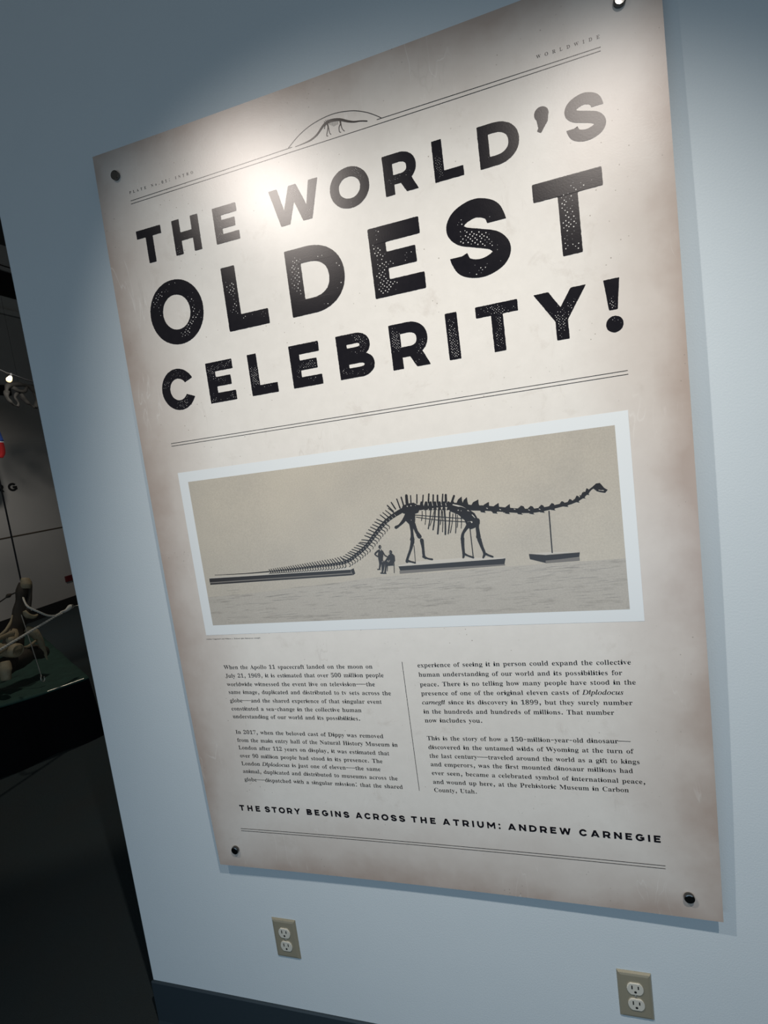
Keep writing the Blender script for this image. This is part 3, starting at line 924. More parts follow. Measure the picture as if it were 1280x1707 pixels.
m554|18,0 18,16 45,26 52,56 52,253 46,284 36,291 19,294 19,310 146,310 146,265 173,294 204,312 237,318 277,312 305,293 320,261 348,293 381,312 418,318 455,312 482,292 498,258 504,212 504,56 510,26 520,19 536,16 536,0 377,0 377,16 393,19 403,26 410,56 410,217 404,258 394,268 377,271 358,268 341,256 324,237 324,56 331,26 340,19 356,16 356,0 199,0 199,16 215,19 225,26 232,56 232,217 226,258 216,268 199,271 180,267 162,255 146,235 146,56 152,27 162,19 177,16 177,0
n381|18,0 18,16 45,26 52,56 52,253 46,284 36,291 19,294 19,310 148,310 148,267 175,296 207,313 243,318 281,312 309,292 325,258 330,212 330,56 337,26 347,19 363,16 363,0 202,0 202,16 228,26 235,56 235,217 229,258 219,268 203,271 183,267 164,255 148,235 148,56 154,26 164,19 180,16 180,0
o336|169,-10 140,-8 114,-1 90,11 69,27 52,47 38,70 27,96 21,124 19,154 21,184 27,213 38,239 52,262 69,281 90,297 114,309 140,316 168,318 196,316 222,309 245,298 266,282 283,263 298,240 308,214 315,185 317,154 315,123 308,94 298,69 284,46 266,26 245,11 222,-1 197,-8|169,11 193,18 209,39 217,81 220,154 218,206 214,245 208,271 192,292 169,299 144,292 128,271 122,245 118,206 117,154 120,82 128,39 144,18
p371|17,-139 17,-124 40,-117 50,-101 52,-64 52,243 46,283 19,295 19,310 143,310 143,263 166,294 195,313 230,319 253,317 274,310 293,298 309,283 323,264 335,241 343,216 348,189 350,160 348,128 343,99 334,72 323,48 308,28 291,12 272,0 250,-8 227,-10 196,-5 170,9 148,32 148,-58 152,-99 167,-118 197,-123 197,-139|195,28 222,36 239,59 247,84 251,116 253,154 251,192 247,223 241,248 225,270 199,278 179,273 162,259 148,235 148,69 160,46 176,33
r287|18,0 18,16 45,26 52,56 52,252 46,285 20,293 21,310 146,310 146,252 158,272 172,288 187,301 210,314 233,318 258,315 275,304 286,287 289,266 287,248 278,234 265,225 248,222 222,231 207,250 189,260 175,255 162,241 152,220 149,192 149,56 152,37 159,25 197,16 197,0
s288|151,-10 132,-8 110,-3 87,6 73,9 60,4 51,-9 36,-9 36,105 53,105 61,79 72,57 87,39 112,21 140,15 162,18 179,27 189,40 192,58 183,84 156,105 107,130 85,142 68,155 54,169 41,193 37,220 40,247 49,270 65,291 86,306 111,316 141,319 166,316 199,308 206,306 213,305 223,308 230,319 244,319 244,222 228,222 220,244 209,262 196,277 174,291 149,296 130,294 116,286 108,274 105,259 115,232 146,212 191,189 212,178 229,165 241,151 253,127 257,95 254,65 244,39 228,18 206,2 181,-7
t228|124,-9 99,-7 80,-1 66,10 56,26 50,46 48,71 48,279 20,279 20,300 88,369 129,424 144,424 144,310 208,310 208,279 144,279 144,82 149,51 157,43 168,40 189,49 206,75 222,66 205,33 182,9 155,-5
u375|131,-10 103,-7 81,2 65,17 54,38 48,65 46,97 46,248 39,282 29,291 11,294 11,310 142,310 142,74 151,46 162,38 177,36 205,43 228,66 228,248 221,283 209,291 189,294 189,310 324,310 324,70 331,39 360,30 360,13 331,11 300,7 265,0 228,-10 228,40 209,19 186,3 160,-7
v306|142,-10 38,248 22,281 12,290 -3,293 -3,310 164,310 164,294 156,294 136,290 129,276 130,268 185,122 236,253 241,272 232,289 203,294 203,310 305,310 305,295 289,289 278,279 260,243 160,-10
w435|122,-10 17,265 6,284 -11,293 -11,310 138,310 138,293 120,289 114,276 116,266 120,253 167,127 211,235 201,266 190,288 168,295 168,310 323,310 323,293 302,288 296,276 296,269 298,262 336,141 382,256 387,275 380,289 356,295 356,310 445,310 445,295 425,284 412,258 304,-10 289,-10 223,197 140,-10
x319|5,0 5,15 24,23 44,37 62,56 123,136 43,263 24,285 4,293 4,310 169,310 169,294 147,291 140,280 149,260 183,206 224,257 234,279 227,290 201,294 201,310 311,310 311,296 292,289 273,275 254,254 198,184 291,36 303,21 319,15 319,0 155,0 155,16 178,19 185,30 173,59 138,114 97,61 85,34 92,20 114,15 118,0
y300|52,-140 29,-137 10,-125 -3,-107 -7,-84 -4,-67 5,-53 18,-43 36,-40 64,-49 72,-61 75,-76 74,-87 77,-96 86,-99 99,-92 114,-74 129,-44 140,-5 36,251 25,275 15,287 -3,293 -5,310 162,310 162,293 136,289 128,275 130,267 133,257 185,119 230,241 236,260 238,274 229,289 203,293 203,310 300,310 300,293 287,290 277,281 259,242 162,-24 129,-96 113,-117 95,-131"""
ITALIC = """D507|-36,0 -32,13 -1,16 18,26 31,43 42,73 126,385 132,419 129,433 120,443 81,451 85,465 263,465 305,462 344,454 378,442 408,424 433,402 453,375 467,344 476,310 479,272 476,236 469,202 457,169 440,137 419,108 393,82 364,58 331,38 294,22 265,12 234,5 201,1 167,0|170,22 206,25 240,32 270,44 297,60 321,80 342,103 360,130 375,158 386,189 394,221 399,254 401,287 399,323 392,354 380,381 364,403 335,425 298,438 254,443 222,439 205,423 193,387 113,89 105,49 109,36 120,28 140,24
a342|50,-8 26,-3 8,10 -3,33 -7,64 -4,101 4,138 18,175 32,203 49,228 68,252 90,274 121,298 152,312 183,316 208,312 224,300 232,280 241,309 292,309 231,90 222,44 224,37 233,35 245,40 261,55 282,80 291,72 265,37 240,12 217,-3 195,-8 175,0 168,23 191,118 166,79 142,48 119,23 97,6 74,-5|82,33 98,37 116,48 152,87 185,141 210,201 219,257 210,288 185,299 164,295 143,284 124,266 105,241 88,211 74,175 58,122 53,73 60,43
c298|99,-8 70,-5 46,6 26,23 11,46 2,75 -1,109 1,131 5,153 12,175 48,237 102,286 133,303 166,313 199,316 228,313 249,302 262,286 267,267 258,239 247,231 233,228 211,235 204,255 207,268 214,279 220,289 215,297 197,299 174,296 151,286 130,271 110,250 93,225 79,196 68,165 61,136 59,107 61,83 67,63 76,46 96,29 122,23 148,27 174,38 201,56 228,82 238,71 204,36 169,12 135,-3
d355|61,-8 32,-3 10,13 -1,30 -7,50 -9,73 -7,95 -2,119 5,143 44,217 99,279 146,307 192,316 225,311 242,293 273,416 275,426 275,436 268,451 243,455 233,455 236,467 306,479 338,487 345,480 344,473 240,81 236,60 234,44 238,34 250,30 264,36 283,53 306,81 317,72 263,11 240,-3 217,-8 191,1 183,27 201,112 178,75 155,45 133,21 110,5 86,-5|91,28 109,31 127,43 165,85 199,142 223,204 232,259 223,289 212,298 198,300 176,297 154,286 132,268 111,244 92,214 75,178 62,141 54,108 51,78 54,57 62,41 74,31
e287|89,-7 62,-4 39,6 21,21 7,42 -1,68 -4,99 -3,120 2,143 9,165 46,231 101,283 132,302 164,313 195,316 222,313 242,303 254,287 258,266 252,239 236,213 208,189 180,174 147,161 107,150 61,142 57,118 56,98 63,58 84,34 119,26 151,32 185,50 221,81 231,71 209,47 187,27 165,12 141,2 116,-5|64,158 106,167 140,180 168,199 188,221 200,245 204,271 198,291 180,298 159,294 137,280 95,230
g286|63,-153 30,-151 2,-143 -21,-131 -38,-115 -48,-96 -52,-75 -46,-47 -30,-22 -3,2 36,24 13,39 6,57 21,84 58,121 32,141 15,165 10,195 12,216 18,237 29,256 43,273 60,289 80,301 102,311 126,316 152,318 206,307 246,296 289,296 289,266 243,266 248,236 246,214 239,193 229,174 215,156 198,142 179,130 157,121 135,115 110,113 82,116 66,101 60,87 66,76 83,65 112,54 145,44 172,32 194,19 210,3 220,-16 223,-40 221,-61 214,-81 203,-99 188,-115 170,-128 147,-139 122,-147 94,-152|111,129 132,133 151,146 180,190 191,249 188,272 179,288 165,299 147,302 127,298 108,285 78,241 69,212 66,182 71,153 86,135|75,-132 119,-128 151,-114 170,-92 176,-60 173,-45 163,-31 132,-10 94,5 52,18 18,-7 -3,-34 -9,-64 0,-102 28,-125
i177|122,394 98,404 88,428 98,452 122,463 147,452 157,428 147,403|33,-8 8,1 0,29 3,53 11,86 55,241 58,254 60,264 57,275 50,282 17,287 20,299 65,305 96,310 124,316 131,308 128,296 63,79 58,52 61,37 72,32 87,38 106,55 130,84 140,74 112,38 84,12 58,-3
l173|32,-7 7,2 -2,26 2,54 13,99 98,412 101,433 99,446 92,453 58,459 60,471 104,476 134,482 163,487 171,481 168,465 62,84 56,50 59,38 68,34 82,40 100,55 122,82 133,72 114,47 95,27 77,12 52,-3
n364|222,-9 198,1 189,28 216,140 242,254 238,269 225,275 195,263 159,232 123,189 93,142 80,115 67,82 55,44 42,0 -12,0 53,221 62,263 53,280 23,285 19,297 67,303 100,310 130,316 133,308 93,177 118,210 142,238 165,262 188,281 216,300 241,311 263,315 292,306 302,278 300,252 293,222 254,88 247,64 245,49 249,37 259,34 274,40 291,59 312,91 322,83 298,43 273,14 248,-3
o351|105,-8 75,-5 48,5 26,22 9,44 -1,71 -4,102 -2,128 4,153 14,178 27,203 43,226 61,247 82,267 104,284 128,298 152,308 177,314 201,316 234,313 261,303 283,286 300,264 310,237 314,206 312,184 307,161 299,138 260,73 203,23 171,6 139,-5|113,11 140,17 166,32 182,47 197,65 211,85 243,155 255,226 248,267 229,291 197,299 176,295 154,285 132,268 112,244 94,216 78,183 66,149 58,115 56,83 60,52 71,30 89,16
p340|-96,-149 -93,-137 -66,-133 -49,-126 -38,-111 -29,-87 54,235 58,249 60,262 58,274 52,281 16,285 19,298 62,303 93,309 124,316 130,310 128,299 112,250 139,279 168,300 197,312 226,316 250,314 269,306 286,292 298,274 305,252 308,226 306,199 300,172 290,144 277,118 262,93 243,69 223,47 201,29 177,13 152,2 127,-5 101,-7 72,-4 50,5 30,-81 23,-113 26,-124 36,-132 77,-138 73,-149|101,9 128,14 155,30 172,44 188,62 202,82 235,153 248,228 245,253 235,271 220,282 199,286 177,282 156,271 136,253 118,228 103,197 91,162 66,64 64,51 62,40 72,17
r224|-13,0 46,209 56,259 53,272 47,279 13,284 15,297 59,304 90,310 118,316 124,314 124,308 89,179 119,229 146,267 170,294 190,311 208,316 229,307 237,283 234,266 226,253 214,243 200,240 180,248 170,268 137,229 108,183 83,130 60,69 41,0
s248|78,-8 32,-1 6,6 -4,4 -9,-4 -22,-4 -7,106 4,105 7,77 14,53 24,35 45,16 71,10 93,14 110,26 122,45 126,69 120,93 104,120 83,147 63,175 46,206 40,238 42,259 50,278 63,294 80,306 100,314 123,316 166,310 193,302 205,305 209,314 220,314 207,214 195,214 184,261 163,289 130,299 115,296 102,287 94,275 91,261 97,237 116,208 136,181 155,154 173,122 179,89 176,63 166,40 151,20 130,5 106,-5
u364|46,-8 28,-5 15,4 7,18 4,38 8,69 19,116 50,228 54,247 56,265 53,276 47,283 13,287 15,300 59,306 90,311 119,316 128,312 127,304 125,296 71,107 62,74 59,54 64,38 79,32 100,38 124,54 177,115 227,203 261,309 314,309 255,92 246,47 250,36 260,32 275,38 294,55 315,84 324,75 300,38 274,13 249,-3 222,-8 197,1 189,27 199,81 220,153 195,115 171,82 148,54 127,32 99,10 72,-4"""


def read_font(data, thin):
    font = {}
    for row in data.split('\n'):
        parts = row[1:].split('|')
        cs = []
        for p in parts[1:]:
            pts = [tuple(int(q) / 1000 for q in z.split(',')) for z in p.split(' ')]
            if thin:      # lighten the stems: pull the outline inwards along x only
                area = sum(pts[i][0] * pts[(i + 1) % len(pts)][1] - pts[(i + 1) % len(pts)][0] * pts[i][1] for i in range(len(pts)))
                new = []
                for i in range(len(pts)):
                    a, b_ = Vector(pts[i - 1]), Vector(pts[(i + 1) % len(pts)])
                    t = b_ - a
                    nx = t.y / t.length if t.length > 1e-6 else 0
                    new.append((pts[i][0] - nx * thin, pts[i][1]))
                cs.append((new, area))
            else:
                cs.append((pts, 0))
        # outer contours decide the winding sign
        if thin and cs:
            main = max(cs, key=lambda c_: abs(c_[1]))
            if main[1] < 0:
                cs = [([(2 * p0[0] - p[0], p[1]) for p, p0 in zip(c_[0], [tuple(int(q) / 1000 for q in z.split(',')) for z in parts[1 + i].split(' ')])], c_[1])
                      for i, c_ in enumerate(cs)]
        font[row[0]] = (int(parts[0]) / 1000, [c_[0] for c_ in cs])
    return font


FR = read_font(ROMAN, 0.009)
FI = read_font(ITALIC, -0.009)
dot = lambda x, y, r=0.055: arc(x, y, r, r, 0, 324, 9)
FR['.'] = (0.25, [dot(0.12, 0.045)])
FR[','] = (0.25, [[(0.07, 0.05), (0.09, 0.10), (0.15, 0.11), (0.19, 0.05), (0.17, -0.04), (0.08, -0.14), (0.07, -0.12), (0.13, -0.03), (0.09, 0.0)]])
FR[':'] = (0.29, [dot(0.14, 0.045), dot(0.14, 0.40)])
FR['-'] = (0.33, [rect(0.05, 0.19, 0.28, 0.245)])
FR['\u2014'] = (1.0, [rect(0.0, 0.20, 1.0, 0.245)])
FR[' '] = (0.25, [])
FI[' '] = FR[' ']


def runs(s):
    """characters with their font; the two Latin words are set in italics"""
    out = []
    ital = set()
    for wd in ('Diplodocus', 'carnegii'):
        i = s.find(wd)
        if i >= 0:
            ital |= set(range(i, i + len(wd)))
    for i, ch in enumerate(s):
        out.append((ch, FI if i in ital else FR))
    return out


def set_line(ink, s, u0, u1, v0, v1, em, track=False):
    rr = runs(s)
    nat = sum(f[ch][0] for ch, f in rr) * em
    if track:
        sx, gap = 1.0, (u1 - u0 - nat) / (len(rr) - 1)
    else:
        sx, gap = (u1 - u0) / nat, 0.0
    u = u0
    for ch, f in rr:
        adv, cs = f[ch]
        base = v0 + (v1 - v0) * (u - u0) / (u1 - u0)
        if cs:
            ink.shape([[(u + x * em * sx, base + y * em) for x, y in c_] for c_ in cs])
        u += adv * em * sx + gap
    return sx


LEFT = [
 ('When the Apollo 11 spacecraft landed on the moon on', -182, 3700, 11464, 11427),
 ('July 21, 1969, it is estimated that over 500 million people', -182, 3940, 11242, 11217),
 ('worldwide witnessed the event live on television—the', -182, 3701, 11018, 10999),
 ('same image, duplicated and distributed to tv sets across the', -182, 4054, 10813, 10783),
 ('globe—and the shared experience of that singular event', -182, 3802, 10588, 10573),
 ('constituted a sea-change in the collective human', -182, 3278, 10372, 10360),
 ('understanding of our world and its possibilities.', -182, 3225, 10163, 10150),
 ('In 2017, when the beloved cast of Dippy was removed', -182, 3722, 9742, 9720),
 ('from the main entry hall of the Natural History Museum in', -182, 4040, 9522, 9516),
 ('London after 112 years on display, it was estimated that', -182, 3806, 9318, 9294),
 ('over 90 million people had stood in its presence. The', -182, 3612, 9096, 9089),
 ('London Diplodocus is just one of eleven—the same', -182, 3534, 8882, 8882),
 ('animal, duplicated and distributed to museums across the', -182, 3923, 8669, 8666),
 ('globe—dispatched with a singular mission: that the shared', -182, 4017, 8442, 8454)]
RIGHT = [
 ('experience of seeing it in person could expand the collective', 4751, 9101, 11444, 11475),
 ('human understanding of our world and its possibilities for', 4751, 8924, 11226, 11255),
 ('peace. There is no telling how many people have stood in the', 4751, 9158, 10996, 11057),
 ('presence of one of the original eleven casts of Diplodocus', 4751, 8921, 10783, 10841),
 ('carnegii since its discovery in 1899, but they surely number', 4751, 9068, 10570, 10622),
 ('in the hundreds and hundreds of millions. That number', 4751, 8714, 10349, 10404),
 ('now includes you.', 4751, 6056, 10137, 10160),
 ('This is the story of how a 150-million-year-old dinosaur—', 4751, 8975, 9706, 9790),
 ('discovered in the untamed wilds of Wyoming at the turn of', 4751, 9006, 9489, 9575),
 ('the last century—traveled around the world as a gift to kings', 4751, 9116, 9277, 9350),
 ('and emperors, was the first mounted dinosaur millions had', 4751, 8976, 9069, 9142),
 ('ever seen, became a celebrated symbol of international peace,', 4751, 9195, 8855, 8914),
 ('and wound up here, at the Prehistoric Museum in Carbon', 4751, 8868, 8635, 8707),
 ('County, Utah.', 4751, 5745, 8428, 8452)]
EM = 0.0220
for col_ in (LEFT[:7], LEFT[7:], RIGHT[:7], RIGHT[7:]):
    ink = Ink()
    for s, a, b_, va, vb in col_:
        set_line(ink, s, a / 1e4, b_ / 1e4, va / 1e4, vb / 1e4, EM)
    ink.done('text_paragraph', M_TEXT)

ink = Ink()
set_line(ink, 'PLATE No.01: INTRO', -.0578, .1122, 2.2842, 2.2845, 0.0122, True)
ink.done('plate_heading', M_RULE)
ink = Ink()
set_line(ink, 'WORLDWIDE', .8385, .9440, 2.2835, 2.2818, 0.0122, True)
ink.done('corner_heading', M_RULE)
ink = Ink()
set_line(ink, '(Arthur Coggeshall and William J. Holland with Diplodocus carnegii)', -.0538, .0964, 1.2245, 1.2228, 0.0054)
ink.done('photo_caption', M_TEXT)


# ---- rules
def rules(name, segs, w=0.0013, m=M_RULE):
    ink = Ink()
    for a, b_ in segs:
        p = seg_line(a, b_)
        ink.stroke(p, [w] * len(p), ends=False)
    return ink.done(name, m)


rules('double_rule', [((-.0575, 2.2690), (.3504, 2.2727)), ((.5347, 2.2717), (.9442, 2.2674)), ((-.058, 2.2622), (.35, 2.2640)), ((.35, 2.2640), (.9437, 2.2612))], 0.0012)
rules('double_rule', [((-.0560, 1.7130), (.9450, 1.7130)), ((-.0562, 1.7066), (.9455, 1.7062))], 0.0011, M_TEXT)
rules('double_rule', [((-.0560, .7066), (.9440, .7090)), ((-.0562, .7003), (.9437, .7024))], 0.0013)
rules('column_rule', [((.4413, 1.1579), (.4404, .8433))], 0.0011, M_TEXT)

# ---- emblem: arched line over a small skeleton
emblem = thing('emblem', (0.45, 0, 2.27), '', '')
del emblem['label'], emblem['category']
emblem.parent = poster
emblem.location = Vector((0.45, 0, 2.27)) - PORG
ink = Ink()
pth = smooth_path([(.3414, 2.2733, 0), (.3697, 2.2914, 0), (.4033, 2.3039, 0), (.4453, 2.3090, 0), (.4848, 2.3034, 0), (.5130, 2.2925, 0),
                   (.5329, 2.2805, 0), (.5444, 2.2717, 0)], 6)
ink.stroke([(p.x, p.y) for p in pth], [0.0014] * len(pth), ends=False)
ink.done('dome_arc', M_RULE, emblem)


def draw(rows, eps):
    inks = {}
    order = 0
    for tone, kind, flat, ws in rows:
        pts = [(flat[i] / 1e4, flat[i + 1] / 1e4) for i in range(0, len(flat), 2)]
        ink = inks.setdefault('all', Ink())
        mi = ('bone', 'dark', 'mid', 'lite').index(tone)
        e = eps + order * 0.0000016
        order += 1
        if kind == 'p':
            ink.shape([pts], e, mi)
        else:
            if len(pts) > 2:
                P = smooth_path([(p[0], p[1], 0) for p in pts], 3)
                W_ = lerp_list([w / 1e4 for w in ws], 3)
                ink.stroke([(p.x, p.y) for p in P], W_, e, mi)
            else:
                ink.stroke(pts, [w / 1e4 for w in ws], e, mi)
    return inks['all']


EMBLEM = [
 ('dark','s',[3572,22714,3776,22726,3937,22748,4083,22811,4224,22928,4312,22967,4436,22977,4594,22944,4745,22869,4878,22817,5014,22792,5146,22751],[9,19,32,38,45,57,59,52,43,32,24,24]),
 ('dark','s',[4267,23011,4267,22982],[10,10]),
 ('dark','s',[4300,23025,4300,22996],[10,10]),
 ('dark','s',[4330,23023,4330,22994],[10,10]),
 ('dark','s',[4360,23017,4360,22989],[10,10]),
 ('dark','s',[4397,23014,4397,22985],[10,10]),
 ('dark','s',[4433,23007,4433,22978],[10,10]),
 ('dark','s',[4470,23001,4470,22972],[10,10]),
 ('dark','s',[4509,22989,4509,22960],[10,10]),
 ('dark','s',[4549,22979,4549,22950],[10,10]),
 ('dark','s',[4587,22964,4587,22935],[10,10]),
 ('dark','s',[4619,22947,4619,22919],[10,10]),
 ('dark','s',[4653,22930,4653,22902],[10,10]),
 ('dark','s',[4687,22909,4687,22881],[10,10]),
 ('dark','s',[4718,22893,4718,22864],[10,10]),
 ('dark','s',[4311,22962,4326,22891,4312,22826,4278,22731,4301,22717],[28,17,17,14,16]),
 ('dark','s',[4329,22939,4340,22845,4348,22761,4370,22730],[24,17,14,16]),
 ('dark','s',[4595,22922,4595,22860,4559,22808,4555,22723,4581,22708],[27,21,16,14,14]),
 ('dark','s',[4606,22910,4607,22829,4624,22753,4662,22706],[24,19,14,16]),
 ('dark','s',[4289,22950,4263,22909,4249,22872],[24,14,17]),
 ('mid','s',[4385,22976,4372,22913],[9,9]),
 ('mid','s',[4413,22968,4398,22893],[9,9]),
 ('mid','s',[4440,22960,4424,22873],[9,9]),
 ('mid','s',[4467,22951,4450,22856],[9,9]),
 ('mid','s',[4495,22943,4479,22860],[9,9]),
 ('mid','s',[4522,22935,4508,22864],[9,9]),
 ('mid','s',[4549,22927,4537,22868],[9,9])]
draw(EMBLEM, EPS).done('small_skeleton', [TONE[k] for k in ('bone', 'dark', 'mid', 'lite')], emblem)

# ---- the printed photograph
photo = thing('printed_photograph', (0.445, 0, 1.236), '', '')
del photo['label'], photo['category']
photo.parent = poster
photo.location = Vector((0.445, 0, 1.236)) - PORG
BX = (-.0520, 1.2358, .9400, 1.6417)
IX = (-.0278, 1.2604, .9156, 1.6173)
add_sheet('white_border', *BX, EPS, M_BORDER, 44, 18, hole=IX, parent=photo)
add_sheet('sepia_picture', *IX, EPS, M_SEPIA, 44, 18, parent=photo)
FY = [(-.0278, 1.3330), (.05, 1.3335), (.33, 1.3490), (.39, 1.3545), (.62, 1.3590), (.75, 1.3610), (.9156, 1.3620)]
ink = Ink()
for (a, va), (b_, vb) in zip(FY, FY[1:]):
    n = max(2, int((b_ - a) / 0.03))
    for k in range(n):
        u0, u1 = a + (b_ - a) * k / n, a + (b_ - a) * (k + 1) / n
        w0, w1 = va + (vb - va) * k / n, va + (vb - va) * (k + 1) / n
        for q in range(4):
            f = lambda w, t: 1.2604 + (w - 1.2604) * t
            ink.shape([[(u0, f(w0, q / 4)), (u1, f(w1, q / 4)), (u1, f(w1, (q + 1) / 4)), (u0, f(w0, (q + 1) / 4))]], EPS + 0.00006)
